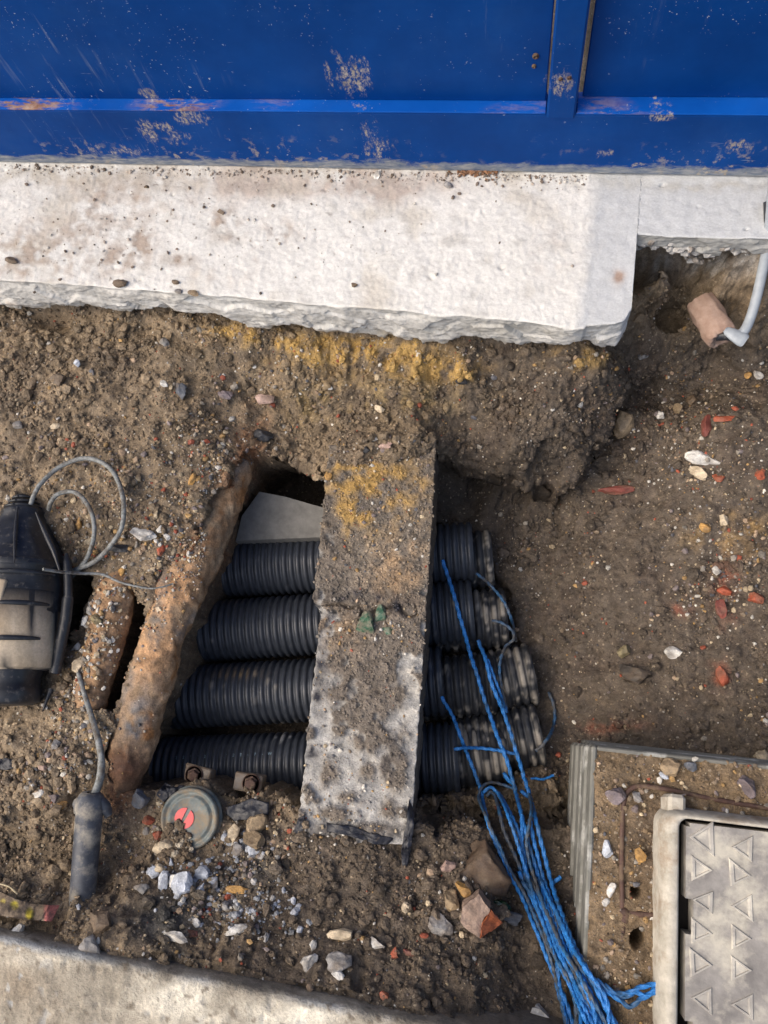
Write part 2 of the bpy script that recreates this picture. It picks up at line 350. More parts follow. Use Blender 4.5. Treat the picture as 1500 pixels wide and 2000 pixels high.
M['lid'] = m_plain('weathered_cast_lid', (.165, .155, .145), (.32, .30, .275), (.5, .8), 26, .6, (.52, .485, .40), 15, (.46, .64), 0, .4, .85)
M['ridge'] = m_plain('worn_lid_tread', (.25, .235, .215), (.44, .415, .365), (.55, .8), 30, .5, (.60, .56, .47), 17, (.5, .62))
M['ribbed'] = m_plain('cement_smeared_plastic', (.12, .12, .105), (.21, .205, .18), (.55, .85), 30, .5, (.45, .45, .42), 10, (.54, .66), 0, .4, .85)
M['hole'] = m_plain('black_void_shade', (.006, .005, .005), (.012, .01, .009), (.9, .95))  # near-black, stands in for the shade in the well under the lid
M['red'] = m_plain('red_plastic_disc', (.62, .055, .06), (.75, .1, .1), (.35, .5), 30, .1)
M['disc'] = m_plain('dusty_grey_green_cap', (.07, .09, .09), (.20, .23, .22), (.4, .7), 40, .3, (.26, .20, .13), 34, (.44, .6))
M['glass'] = m_plain('green_bottle_glass', (.03, .085, .05), (.08, .16, .10), (.15, .35), 90, .4, (.22, .19, .14), 70, (.42, .58))
M['darkglass'] = m_plain('dark_green_glass', (.004, .022, .01), (.01, .04, .018), (.1, .2), 60, .1)
M['membrane'] = m_plain('torn_black_membrane', (.008, .009, .014), (.02, .022, .032), (.35, .6), 60, .6, (.14, .11, .08), 60, (.6, .72))

# ------------------------------------------------------------------ ground: levels taken over the whole dig, interpolated smoothly
LV = '''0 620 -.155;120 640 -.18;250 640 -.155;400 660 -.165;0 700 -.15;150 700 -.15;300 700 -.15;0 800 -.14;150 760 -.145;300 780 -.15;420 760 -.19;0 900 -.13;150 900 -.13;300 900 -.145;
420 880 -.175;0 1000 -.13;250 1020 -.135;370 1000 -.16;60 1150 -.19;200 1090 -.145;300 1080 -.15;0 1400 -.17;100 1400 -.155;150 1450 -.145;250 1440 -.17;0 1550 -.14;100 1580 -.135;
220 1560 -.18;0 1700 -.15;100 1680 -.165;220 1700 -.17;0 1800 -.06;200 1825 -.06;0 1845 -.03;250 1875 -.03;350 1570 -.23;350 1700 -.17;350 1820 -.085;450 1900 -.035;500 1600 -.235;500 1700 -.185;500 1850 -.085;650 1645 -.195;580 1640 -.205;740 1668 -.2;
650 1750 -.17;650 1880 -.085;650 1950 -.035;820 1610 -.27;820 1700 -.21;820 1800 -.16;820 1920 -.085;840 1995 -.035;950 1590 -.33;950 1700 -.22;950 1800 -.18;950 1950 -.13;1080 1600 -.35;1080 1750 -.28;1080 1900 -.2;
1080 2000 -.16;1200 2000 -.11;1125 1840 -.16;1160 1880 -.115;1200 1945 -.10;1165 1985 -.115;480 680 -.175;600 690 -.185;750 700 -.185;900 705 -.175;1050 705 -.17;1170 710 -.18;550 770 -.225;700 780 -.235;850 780 -.24;1000 790 -.245;1150 790 -.25;
520 850 -.25;620 870 -.275;740 872 -.205;740 835 -.215;660 872 -.225;830 868 -.225;850 885 -.27;1000 890 -.28;1120 890 -.29;900 960 -.46;1000 970 -.44;1100 960 -.41;950 1020 -.485;1240 700 -.37;1250 600 -.33;1300 565 -.15;
1400 575 -.17;1480 580 -.15;1420 625 -.26;1480 630 -.24;1360 600 -.24;1300 640 -.38;1400 680 -.36;1500 690 -.35;1300 515 -.09;1450 520 -.09;1250 800 -.38;1400 800 -.35;1500 800 -.325;1200 900 -.4;1350 950 -.375;1500 950 -.335;
1050 1100 -.505;1150 1100 -.45;1300 1100 -.41;1500 1100 -.37;1080 1250 -.515;1200 1250 -.45;1350 1250 -.41;1500 1250 -.37;1100 1400 -.51;1250 1400 -.435;1450 1400 -.39;1100 1500 -.47;
300 560 -.14;700 590 -.15;1050 610 -.15;1200 620 -.2;1300 440 -.08;1500 450 -.08;700 400 -.1;200 400 -.1;1500 1700 -.4;1300 1700 -.42;1500 2000 -.3'''
cp = np.array([[float(v) for v in q.split()] for q in LV.replace('\n', '').split(';')]); C3 = np.array([U(*q) for q in cp])
def tps_fit(P, z, lam=2e-4):
    n = len(P); d = np.linalg.norm(P[:, None]-P[None], axis=-1); K = np.where(d > 0, d*d*np.log(d+1e-12), 0)+lam*np.eye(n)
    Q = np.c_[np.ones(n), P]; A = np.block([[K, Q], [Q.T, np.zeros((3, 3))]]); return np.linalg.solve(A, np.r_[z, 0, 0, 0])
TW = tps_fit(C3[:, :2], C3[:, 2])
def tps(P):
    out = np.empty(len(P))
    for s in range(0, len(P), 40000):
        q = P[s:s+40000]; d2 = ((q[:, None]-C3[None, :, :2])**2).sum(-1); out[s:s+40000] = .5*(d2*np.log(d2+1e-12))@TW[:-3]+TW[-3]+q@TW[-2:]
    return out
def axis_coords(a, b, st, far):
    c = np.arange(a, b, st); g = st*1.5*1.35**np.arange(40); e = np.cumsum(g); e = e[e < far]; return np.r_[a-e[::-1], c, c[-1]+e]
GX = axis_coords(-1.78, .68, .0027, 7); GY = axis_coords(-.86, 1.17, .0027, 7)
G = np.stack(np.meshgrid(GX, GY, indexing='ij'), -1).reshape(-1, 2)
Gc = np.stack([np.clip(G[:, 0], -1.8, .7), np.clip(G[:, 1], -.85, 1.1)], 1)
base = np.clip(tps(Gc), -.56, -.05)
px = PJ(np.c_[G, np.clip(base, -.5, 0)])
TRENCH = US([(490, 892), (520, 895), (580, 915), (632, 945), (700, 965), (850, 965), (900, 1020), (960, 1035), (1010, 1200), (1062, 1380), (1066, 1480), (1000, 1535), (940, 1550), (820, 1562), (590, 1566), (540, 1548), (400, 1525), (270, 1530), (250, 1470), (300, 1400), (370, 1180), (430, 1030)], -.25)
SLOT = US([(258, 1150), (292, 1190), (268, 1290), (236, 1384), (190, 1378), (222, 1290), (246, 1220)], -.2)
GAP = US([(126, 1118), (190, 1128), (168, 1190), (140, 1250), (112, 1250)], -.18)
wob = fb2(G, 14, 3, 3)*.012
sdT = poly_sd(G, TRENCH)+wob; mT = sst(-.012, .016, sdT); mS = np.maximum(sst(-.006, .003, poly_sd(G, SLOT)+wob*.15), sst(-.006, .005, poly_sd(G, GAP)+wob*.3))
PITW = US([(846, 900), (900, 915), (1000, 940), (1090, 958), (1150, 930), (1195, 850), (1225, 760), (1262, 725), (1700, 705), (1700, 1600), (846, 1600)], -.33)
sdP = poly_sd(G, PITW)+wob*1.6; fadeP = sst(1330, 1180, px[:, 0])
base = base+fadeP*(np.where(sdP < 0, .028*np.exp(-(sdP/.06)**2), 0)*sst(-.0, -.012, sdP)-.085*sst(-.004, .008, sdP)*np.exp(-np.clip(sdP, 0, 9)/.07))
base = np.where(sdP > 0, np.maximum(base, -.56), base)
base = base+(np.minimum(base, -.555)-base)*np.maximum(mT, mS)
# crumbling relief along the surface normal
bz = base.reshape(len(GX), len(GY)); gx = np.gradient(bz, GX, axis=0).ravel(); gy = np.gradient(bz, GY, axis=1).ravel()
gx, gy = np.clip(gx, -2.5, 2.5), np.clip(gy, -2.5, 2.5)
NRM = np.stack([-gx, -gy, np.ones_like(gx)], 1); NRM /= np.linalg.norm(NRM, axis=1)[:, None]
Pn = np.c_[G, base*1.3]; Pw = G+np.stack([fb2(G, 40, 2, 5), fb2(G, 40, 2, 9)], 1)*.006+NRM[:, :2]*base[:, None]*1.2
w1, i1 = wor2(Pw/.045, 1); w2, i2 = wor2(Pw/.019, 2); w3, i3 = wor2(Pw/.0095, 3)
dome = lambda w_: np.sqrt(np.clip(1-w_*w_, 0, 1))
steep = 1-NRM[:, 2]
pit = blob(px, 1250, 1200, 260, 300)+blob(px, 1200, 950, 120, 120); pit = np.clip(pit, 0, 1)      # trodden clay floor, smoother
sm_ = sst(-.1, .3, fb2(G, 5, 3, 61)); rough_ = (1-.65*pit)*(1-.75*sm_)*.9*(1+.9*np.clip(steep*2, 0, 1))
lump = blob(px, 60, 1620, 130, 130)+blob(px, 60, 1420, 110, 90)+.7*blob(px, 700, 1700, 130, 100)+.5*blob(px, 380, 1850, 120, 60)
disp = fb2(Pn, 5, 2, 21)*.010+fb2(Pn, 16, 3, 22)*.010+rough_*(np.where(i1 > .45, dome(w1)-.5, -.2)*.009*(1+lump)+np.where(i2 > .4, dome(w2)-.5, -.25)*.0062*(1+.5*lump)+np.where(i3 > .3, dome(w3)-.5, -.2)*.0030+per2(Pw*190, 6)*.0016)
mid_ = 4*mT*(1-mT)+4*mS*(1-mS); disp *= (1-.75*np.clip(mid_, 0, 1))*(1-.6*np.clip(mT, 0, 1))
st_ = np.nonzero(steep > .16)[0]; q3 = np.c_[G[st_], base[st_]*1.0]; disp[st_] = disp[st_]*.55+(.010*fb3(q3*[1, 1, 1.9], 17, 3, 3)+.006*np.abs(fb3(q3*[1, 1, 1.6], 42, 3, 5))-.002)*np.clip(steep[st_]*3, 0, 1)*(1-.8*np.clip(mid_[st_], 0, 1))
disp += -.02*sst(.25, .6, fb2(Pn, 7, 3, 33))*np.clip(steep*2.5, 0, 1)
cave = blob(px, 1292, 625, 45, 32)*.05+blob(px, 100, 625, 55, 22)*.035+blob(px, 275, 645, 30, 28)*.02+blob(px, 850, 830, 120, 26)*.02+.018*fadeP*np.exp(-((sdP-.004)/.014)**2)+blob(px, 570, 915, 70, 22)*.045
SV = np.c_[G, base]+NRM*(disp-cave)[:, None]
def under(sd, wt, amt, ln):
    a = sd.reshape(len(GX), len(GY)); ux = np.gradient(a, GX, axis=0).ravel(); uy = np.gradient(a, GY, axis=1).ravel(); l = np.sqrt(ux*ux+uy*uy)+1e-6
    q = -amt*wt*sst(-.002, .012, sd)*np.exp(-np.clip(sd, 0, 9)/ln); return np.stack([ux/l, uy/l, 0*ux], 1)*q[:, None]
SV = SV+under(sdP-wob*1.6, fadeP*np.clip(blob(px, 960, 940, 190, 70)*1.5, 0, 1), .115, .075)+under(sdT-wob, np.clip(blob(px, 570, 920, 90, 60)*1.6, 0, 1), .07, .05)
px = PJ(SV)
# soil colour: earth, sand seam under the footing, damp clay in the pit, rust and grey spills, painted shade in the hollows
n1 = fb2(G, 6, 4, 41)[:, None]; n2 = fb2(G, 28, 4, 42)[:, None]; n3 = fb2(G, 90, 2, 43)[:, None]
colr = np.array([.222, .166, .106])*(1+.30*n1+.30*n2)
mixc = lambda c, new, a: c+(np.array(new)*(1+.25*n2+.2*n3)-c)*np.clip(a, 0, 1)[:, None]
nn = n2[:, 0]*.9+n1[:, 0]*.6
damp = sst(740, 960, px[:, 0]-.25*(px[:, 1]-800)*(px[:, 1] > 800)*0+70*n1[:, 0])*sst(1560, 1440, px[:, 1])*sst(590, 700, px[:, 1])
colr = mixc(colr, (.092, .072, .054), damp*.9)
colr = mixc(colr, (.080, .058, .042), sst(.05, .45, fb2(G, 9, 3, 51))*.55)
colr = mixc(colr, (.085, .066, .05), sst(1560, 1640, px[:, 1])*sst(330, 620, px[:, 0]+60*nn)*.75)
colr = mixc(colr, (.235, .176, .112), blob(px, 240, 820, 280, 200)*(.5+nn*.6))
colr = mixc(colr, (.37, .235, .075), (blob(px, 690, 688, 170, 34, .10)*1.7+blob(px, 500, 655, 80, 14, .25)*1.2+blob(px, 870, 728, 50, 18)+blob(px, 1130, 700, 55, 18)*1.1)*(.60+nn*1.5))
colr = mixc(colr, (.23, .165, .08), (blob(px, 740, 780, 160, 40)+blob(px, 620, 800, 60, 40))*(.25+nn*1.2))
colr = mixc(colr, (.20, .085, .035), (blob(px, 455, 960, 34, 130, .35)+blob(px, 400, 1080, 40, 60, .4))*(.7+nn*1.2))
colr = mixc(colr, (.075, .072, .066), blob(px, 320, 1800, 70, 50)*1.0+blob(px, 500, 1690, 45, 40)*.8+blob(px, 430, 1740, 60, 40)*.6)
colr = mixc(colr, (.05, .034, .024), blob(px, 960, 1690, 70, 60)*.6)
colr = mixc(colr, (.17, .07, .03), blob(px, 230, 1550, 30, 40)*.9)
colr = mixc(colr, (.22, .07, .04), (blob(px, 1405, 1320, 22, 24)*.7+blob(px, 1415, 1160, 24, 60)*.5+blob(px, 1330, 1190, 20, 16)*.6+blob(px, 1180, 1420, 60, 14)*.5)*(.6+nn*1.6))
colr = mixc(colr, (.30, .19, .07), blob(px, 1420, 1040, 70, 40)*(.2+nn*1.0))
colr = mixc(colr, (.30, .29, .27), (blob(px, 1380, 515, 130, 26))*(.55+nn*1.2))
colr = mixc(colr, (.052, .040, .030), blob(px, 920, 975, 120, 60)*1.0+blob(px, 1050, 900, 130, 40)*.6)  # recess under the overhanging bank painted darker as shade
colr = mixc(colr, (.04, .032, .026), np.clip(mT+mS, 0, 1)*.8)  # soil inside trench and slots darkened, their shade put into the colour
colr = np.clip(colr, .012, .8)
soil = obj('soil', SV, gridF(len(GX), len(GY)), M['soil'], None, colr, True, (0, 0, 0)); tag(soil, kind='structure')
vis = (px[:, 0] > -60) & (px[:, 0] < 1560) & (px[:, 1] > 560) & (px[:, 1] < 2060); VI = np.nonzero(vis)[0]
PXV = px[VI]; _ord = None
def ground(x, y, r=5):
    """index of the soil vertex seen at a photo pixel"""
    d = (PXV[:, 0]-x)**2+(PXV[:, 1]-y)**2; k = np.nonzero(d < r*r)[0]
    if len(k) == 0: return VI[d.argmin()]
    return VI[k[SV[VI[k], 2].argmax()]]
ix = lambda v: np.clip(np.searchsorted(GX, v), 0, len(GX)-1); iy = lambda v: np.clip(np.searchsorted(GY, v), 0, len(GY)-1)
SURF = SV[:, 2].reshape(len(GX), len(GY)).copy()        # top of whatever lies at a place, for draping
def splat(V):
    np.maximum.at(SURF, (ix(V[:, 0]), iy(V[:, 1])), V[:, 2])
def top(x, y):
    return SURF[max(ix(x)-2, 0):ix(x)+3, max(iy(y)-2, 0):iy(y)+3].max()

# ------------------------------------------------------------------ blue steel hoarding
a_, b_ = U(0, 318, 0), U(1500, 347, 0); HY = lambda x: a_[1]+(b_[1]-a_[1])*(x-a_[0])/(b_[0]-a_[0])
hang = math.atan2(b_[1]-a_[1], b_[0]-a_[0])
ho = empty('steel_hoarding', (0, HY(0), 0.002), 'blue painted steel site hoarding standing on the white concrete footing', 'hoarding'); ho.rotation_euler.z = hang
ho['_o'] = (0., 0., 0.)
XL, XR, HT = -3.2, 1.9, 2.2
p_l, p_r = UY(1068, 215, HY(0))[0]-.0, UY(1125, 215, HY(0))[0]
bar = lambda name, a, b, m, bev=.002: obj(name, *box(a, b, bev), m, ho, smooth=False)
bar('bottom_rail', (XL, .0, 0), (XR, .050, .170), M['bluelitledge'] if 0 else M['blue'], .003)
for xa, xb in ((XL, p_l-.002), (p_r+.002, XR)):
    bar('rail_ledge', (xa, -.0005, .1705), (xb, .049, .1745), M['bluelitledge'], .001)
bar('sheet_panel', (XL, .026, .1750), (p_l-.003, .034, HT), M['blue'])
bar('sheet_panel', (p_r+.010, .036, .1750), (XR, .044, HT), M['blue'])
bar('post', (p_l, -.003, .160), (p_r, .050, HT), M['blue'], .004)
bar('top_rail', (XL, -.004, HT), (XR, .06, HT+.05), M['blue'])
for x_, z_, r_ in ((p_l-.028, .285, .006), (p_l-.030, .262, .004), (p_l+.02, .262, .004), (p_l+.035, .265, .004)):
    V, F = lathe((x_, .027 if x_ < p_l else -.002, z_), (x_, .0215 if x_ < p_l else -.0065, z_), [(0, r_), (.7, r_), (1, r_*.6)], 12); obj('rivet', V, F, M['bar'], ho)

# ------------------------------------------------------------------ white concrete footing
def face_n(f): return f.ravel()
def slab(name, xs, yb, ytop, zb, col_fn, mt, seed, rag=.012, depth=.12, ztop=0.0):
    """concrete cast: top from the wall to its front edge, then the front face down to a ragged bottom and back under"""
    nt, nf, nb = 110, 60, 12; rows = []
    for x, yf, z0 in zip(xs, ytop, zb):
        t = np.linspace(0, 1, nt)[:, None]; A = np.c_[np.full(nt, x), yb+(yf+.004-yb)*t[:, 0], np.full(nt, ztop)]
        q = np.linspace(0, math.pi/2, 5)[1:-1]; Bv = np.c_[np.full(3, x), yf+.004-.004*np.sin(q), ztop-.004+.004*np.cos(q)]
        t = np.linspace(0, 1, nf); Cc = np.c_[np.full(nf, x), np.full(nf, yf), ztop-.004+(z0-ztop+.004)*t]
        t = np.linspace(0, 1, nb)[1:]; D = np.c_[np.full(nb-1, x), yf+depth*t, z0+.004*t]
        rows.append(np.concatenate([A, Bv, Cc, D]))
    Vv = np.array(rows); nn_ = Vv.shape[1]; V = Vv.reshape(-1, 3)
    face = np.zeros((len(xs), nn_)); face[:, nt+3:] = 1; fr = np.zeros((len(xs), nn_)); fr[:, nt+3:nt+3+nf] = np.linspace(0, 1, nf)[None]; fr[:, nt+3+nf:] = 1
    topm = (1-face).ravel(); f_ = face.ravel(); fr = fr.ravel()
    big = fb3(V, 9, 3, seed); sm = fb3(V, 45, 3, seed+5); uv = np.c_[V[:, 0]+.012*fb3(V, 20, 2, seed+6), V[:, 2]*1.8+.02*fb3(V, 12, 2, seed+7)]
    wa, ia = wor2(uv/.085, seed); wb, ib = wor2(uv/.032, seed+1)
    hole = sst(.62, .95, fb3(V, 42, 3, seed+3))*sst(-.1, .35, fb3(V, 6, 2, seed+4))
    dz = topm*(big*.0022+sm*.0011-.006*hole)
    edge_ = np.exp(-((fr-.06)/.10)**2)*face_n(face)+0
    dy = f_*(rag*(ia-.5)*1.1*sst(.0, .25, fr)+rag*.5*(ib-.5)*sst(.35, .8, fr)+.0012*sm+.003*big+.010*edge_*np.clip(fb3(V, 11, 3, seed+8), 0, 1)+rag*1.2*sst(.7, 1, fr))
    dzf = f_*fr**2*(big*rag*.7+sm*.004+rag*.9*(ib-.5)+rag*.6*(ia-.5))
    V = V+np.c_[np.zeros(len(V)), dy, dz+dzf-.004*f_*edge_*np.clip(big, 0, 1)]
    return V, gridF(len(xs), nn_), PJ(V), topm, fr
MX = lambda c, new, a: c+(np.array(new)*(1+.18*k2)-c)*np.clip(a, 0, 1)[:, None]
pl = lambda pts, x: np.interp(x, [p[0] for p in pts], [p[1] for p in pts])
def front(ptsT, ptsB, z=0.0):
    """front edge (x, y) and bottom (x, z) along the wall from two surveyed lines"""
    T = np.array([U(a, b, z) for a, b in ptsT]); Bm = []
    for a, b in ptsB:
        y = np.interp(U(a, b-60, z)[0], T[:, 0], T[:, 1]); Bm.append(UY(a, b, y))
    return T, np.array(Bm)
T1, B1 = front([(-40, 545), (0, 547), (150, 556), (300, 568), (450, 580), (560, 590), (700, 600), (830, 612), (960, 622), (1050, 632), (1118, 640), (1160, 640)],
               [(-60, 603), (0, 605), (60, 606), (150, 602), (230, 612), (330, 610), (420, 622), (500, 648), (560, 640), (640, 652), (740, 662), (840, 676), (930, 672), (1010, 682), (1060, 676), (1130, 682), (1170, 680)])
xr, xb = U(1157, 500, 0)[0], U(1241, 500, 0)[0]
T2, B2 = front([(1100, 636), (1160, 634), (1215, 628), (1240, 622)], [(1100, 680), (1160, 684), (1205, 686), (1226, 683), (1234, 668)])
T3, B3 = front([(1230, 455), (1240, 456), (1300, 460), (1420, 463), (1560, 466)], [(1220, 486), (1260, 482), (1330, 490), (1380, 500), (1430, 490), (1500, 500), (1580, 500)])
xs = np.r_[np.linspace(-3.2, -1.5, 40)[:-1], np.arange(-1.5, xb-.002, .0034), xb-.001, xb, xb+.0012, np.arange(xb+.004, .64, .0036), np.linspace(.66, 1.9, 30)]
yf = np.where(xs < xr, np.interp(xs, T1[:, 0], T1[:, 1]), np.interp(xs, T2[:, 0], T2[:, 1]))+.003*fb2(np.c_[xs, xs*0], 12, 3, 2)
yf = yf+.022*sst(xb-.018, xb, xs)**2; yf = np.where(xs > xb+.0005, np.interp(xs, T3[:, 0], T3[:, 1]), yf)
zb = np.where(xs < xr, np.interp(xs, B1[:, 0], B1[:, 2]), np.interp(xs, B2[:, 0], B2[:, 2]))+.006*fb2(np.c_[xs, xs*0+3], 16, 4, 4)+.02*sst(xb-.03, xb, xs)
zb = np.where(xs > xb+.0005, np.interp(xs, B3[:, 0], B3[:, 2])+.006*fb2(np.c_[xs, xs*0], 25, 3, 8), zb)
V, F, pq, tm, fr = slab('s', xs, 1.20, yf, zb, None, None, 5, .010)
k1 = fb3(V, 7, 4, 61)[:, None]; k2 = fb3(V, 30, 4, 62)[:, None]; kf = fb3(V, 110, 2, 63)[:, None]
sm_cast = sst(-16, 18, pq[:, 0]-(1168-.13*(pq[:, 1]-340))+9*k2[:, 0]+6*k1[:, 0])                # the smoother end of the pour
V[:, 2] -= tm*.0025*sm_cast; V[:, 2] += tm*(1-sm_cast)*(.0012*kf[:, 0]-.003*sst(.6, .95, fb3(V, 70, 2, 64))); V[:, 1] += (1-tm)*.0016*kf[:, 0]*(fr > .02)
cc = np.array([.70, .69, .65])*(1+.05*k1+.07*k2+.05*kf)
cc = MX(cc, (.46, .395, .345), (blob(pq, 550, 350, 300, 32)*1.3+blob(pq, 740, 370, 50, 34)*1.1)*(.75+1.1*k1[:, 0]+.7*k2[:, 0]))
cc = MX(cc, (.46, .43, .37), (blob(pq, 250, 350, 200, 30)+blob(pq, 60, 340, 150, 14))*(.5+.9*k2[:, 0]))
for bx, by, rx, ry, s in ((60, 500, 80, 45, 1.), (190, 430, 50, 40, .7), (270, 480, 30, 36, 1.2), (215, 505, 60, 30, .7), (440, 430, 34, 24, .9), (450, 460, 30, 14, .7), (550, 455, 34, 22, .9), (500, 497, 14, 12, 1.), (350, 508, 34, 12, .9), (130, 480, 90, 80, .5), (240, 390, 130, 50, .5), (1080, 500, 40, 60, .3), (420, 540, 70, 20, .4), (30, 600, 60, 10, 1.1)):
    cc = MX(cc, (.36, .30, .25), blob(pq, bx, by, rx, ry)*s*(.6+1.6*k2[:, 0]+.8*k1[:, 0]))
cc = MX(cc, (.46, .44, .40), sst(.25, .75, fb3(V, 13, 4, 66))*.5*tm*(1-sm_cast))
cc = MX(cc, (.50, .455, .38), tm*sst(.1, .6, fb3(V, 5, 5, 67))*.6)
cc = MX(cc, (.19, .155, .125), sst(.62, .74, fb3(V, 55, 2, 68))*.9*tm*np.clip(.1+blob(pq, 150, 480, 260, 110)+blob(pq, 550, 470, 300, 90)*.6+blob(pq, 500, 340, 600, 20), 0, 1)*(1-sm_cast))
cc = cc+(np.array([.53, .545, .55])*(1+.05*k1+.04*k2)-cc)*sm_cast[:, None]
cc = MX(cc, (.34, .25, .2), blob(pq, 1208, 540, 13, 15)*1.3*(.6+k2[:, 0])*sm_cast); cc = MX(cc, (.42, .41, .38), (blob(pq, 1200, 350, 50, 14)+blob(pq, 1390, 362, 150, 12))*(.6+1.2*k2[:, 0])*sm_cast)
fc = 1-tm  # front face painted greyer than the top, its shading put into the colour
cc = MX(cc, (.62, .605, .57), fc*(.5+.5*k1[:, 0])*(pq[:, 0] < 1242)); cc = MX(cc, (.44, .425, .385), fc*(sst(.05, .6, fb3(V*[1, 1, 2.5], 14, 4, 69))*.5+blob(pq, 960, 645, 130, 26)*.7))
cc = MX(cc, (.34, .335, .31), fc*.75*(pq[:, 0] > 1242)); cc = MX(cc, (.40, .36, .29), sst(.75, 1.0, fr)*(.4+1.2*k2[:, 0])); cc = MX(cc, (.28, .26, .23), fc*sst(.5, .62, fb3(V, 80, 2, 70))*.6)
tag(obj('concrete_footing', V, F, M['concrete'], None, np.clip(cc, .02, .85)), 'thick white concrete footing with a ragged lower edge under the blue hoarding', 'footing')

# ------------------------------------------------------------------ kerb at the photographer's feet
k0, k1_ = U(0, 1832, 0), U(830, 2000, 0); kang = math.atan2(k1_[1]-k0[1], k1_[0]-k0[0])
ys = np.r_[np.linspace(0, .004, 4)[1:], np.arange(.008, .36, .0045), np.linspace(.4, 1.2, 8)]
xs = np.r_[np.linspace(-2.4, -.95, 20)[:-1], np.arange(-.95, .35, .0038), np.linspace(.4, 1.6, 12)]
rows = []
zp = [(-.0, -.20), (-.0, -.12), (0, -.08), (0, -.06), (0, -.045), (0, -.033), (0, -.024), (0, -.016), (.0015, -.010), (.003, -.006), (.006, -.003), (.009, -.0012), (.013, 0)]
pr = np.array(zp+[(.013+y, 0) for y in ys])
V = np.array([[[x, -p[0], p[1]] for p in pr] for x in xs]).reshape(-1, 3)
ce, se = math.cos(kang), math.sin(kang); wv = .003*fb2(V*[1, 0, 0], 9, 3, 3)
V[:, 1] += wv*(V[:, 1] > -.05); V[:, 2] += (V[:, 2] > -.02)*(fb3(V, 20, 3, 4)*.0022-.004*sst(.4, .7, fb3(V, 35, 2, 6)))
kx = k0[0]+.0; V = np.c_[kx+(V[:, 0]-kx)*ce-V[:, 1]*se, k0[1]+(V[:, 0]-kx)*se+V[:, 1]*ce, V[:, 2]]
pq = PJ(V); k1 = fb3(V, 7, 4, 81)[:, None]; k2 = fb3(V, 35, 4, 82)[:, None]
cc = np.array([.34, .30, .235])*(1+.28*k1+.2*k2)
cc = MX(cc, (.68, .63, .52), (blob(pq, 330, 1940, 90, 40)*1.6+blob(pq, 520, 1985, 150, 30)*1.3+blob(pq, 110, 1875, 90, 12)*.6)*(.75+1.1*k1[:, 0]))
cc = MX(cc, (.27, .22, .16), (blob(pq, 150, 1940, 160, 60))*(.4+1.5*k1[:, 0]))
cc = MX(cc, (.37, .38, .37), sst(.02, .0, np.abs(V[:, 2]+.006))*0+blob(pq, 150, 1862, 80, 9, .2)*1.2)
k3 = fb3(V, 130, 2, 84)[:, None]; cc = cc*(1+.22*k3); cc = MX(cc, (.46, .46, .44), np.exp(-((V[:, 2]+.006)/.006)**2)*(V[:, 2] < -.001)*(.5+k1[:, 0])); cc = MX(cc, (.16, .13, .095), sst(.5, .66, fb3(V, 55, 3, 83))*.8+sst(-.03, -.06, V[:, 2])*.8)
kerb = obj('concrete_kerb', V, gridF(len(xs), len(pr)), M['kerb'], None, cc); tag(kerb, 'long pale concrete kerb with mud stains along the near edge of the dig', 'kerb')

# ------------------------------------------------------------------ corrugated ducts
def corr(p0, p1, r, pitch, name, label, mt, group, flare=None, depth=.0055, seg=56, dirt=0):
    p0, p1 = np.array(p0), np.array(p1); L = np.linalg.norm(p1-p0); n = int(L/pitch); prof = []
    for k in range(n):
        for t, q in ((0, -1), (.12, -.95), (.22, -.25), (.32, 0), (.5, .12), (.68, 0), (.78, -.25), (.88, -.95)):
            prof.append(((k+t)/n, r+q*depth))
    if flare:
        prof = [(t, rr+(.004+.25*(rr-r+depth) if t > 1-flare/L else 0)) for t, rr in prof]
    e = prof[-1][1]; npf = len(prof); prof += [(1, e), (1.0, r*.90), (1-.004/L, r*.88), (1-.10/L, r*.87), (1-.12/L, .004)]
    V, F = lathe(p0, p1, prof, seg); nv = len(prof)*seg
    ti = np.repeat(np.arange(len(prof)), seg); an = np.tile(np.arange(seg)*2*math.pi/seg, len(prof)); rad = np.repeat([q[1] for q in prof], seg)
    rib = np.minimum(ti//8, n); sd_ = int(abs(p1[1]*1e4)) % 50; onr = sst(r-depth*.35, r-depth*.05, rad)
    st = np.stack([rib*.83+sd_, np.cos(an)*1.5, np.sin(an)*1.5], 1); f1 = per3(st*1.0, 3)*.6+per3(st*2.3, 5)*.5; f2 = fb3(V[:nv], 60, 3, 8); f3 = fb3(V[:nv], 9, 3, 9)
    base_ = np.array([.036, .042, .054]) if not dirt else np.array([.022, .024, .029]); col = np.tile(base_, (nv, 1))*(1+.25*f2[:, None])
    m = np.clip(sst(.02, .30, f1+.35*f2+.5*f3-(0 if dirt else .62))*(.35+.65*onr)+sst(.5, .8, f2+f1*.4)*.3*(1 if dirt else .5), 0, 1)*(.95 if dirt else .5)
    mc = np.array([.26, .235, .20])*(1+.3*f2[:, None]); col = col+(mc-col)*m[:, None]
    if not dirt: pqv = PJ(V[:nv]); tn = blob(pqv, 460, 1316, 46, 10)*onr*.75+blob(pqv, 440, 1172, 30, 6)*onr*.5; col = col+(np.array([.22, .15, .075])-col)*np.clip(tn*(.7+f2), 0, 1)[:, None]; wd = blob(pqv, 565, 1440, 30, 12)*onr*sst(.0, .2, f1+f2*.5)*.8; col = col+(np.array([.34, .35, .36])-col)*np.clip(wd, 0, 1)[:, None]
    col = np.r_[col, np.tile(base_*.5, (2, 1))]
    V = V+np.c_[np.zeros(len(V)), per3(V*2.0, 7)*.004, per3(V*2.0+5, 8)*.003]
    o = obj(name, V, F, mt, None, np.clip(col, .004, .6)); tag(o, label, 'duct', group); splat(V); return o
ZD = -.445
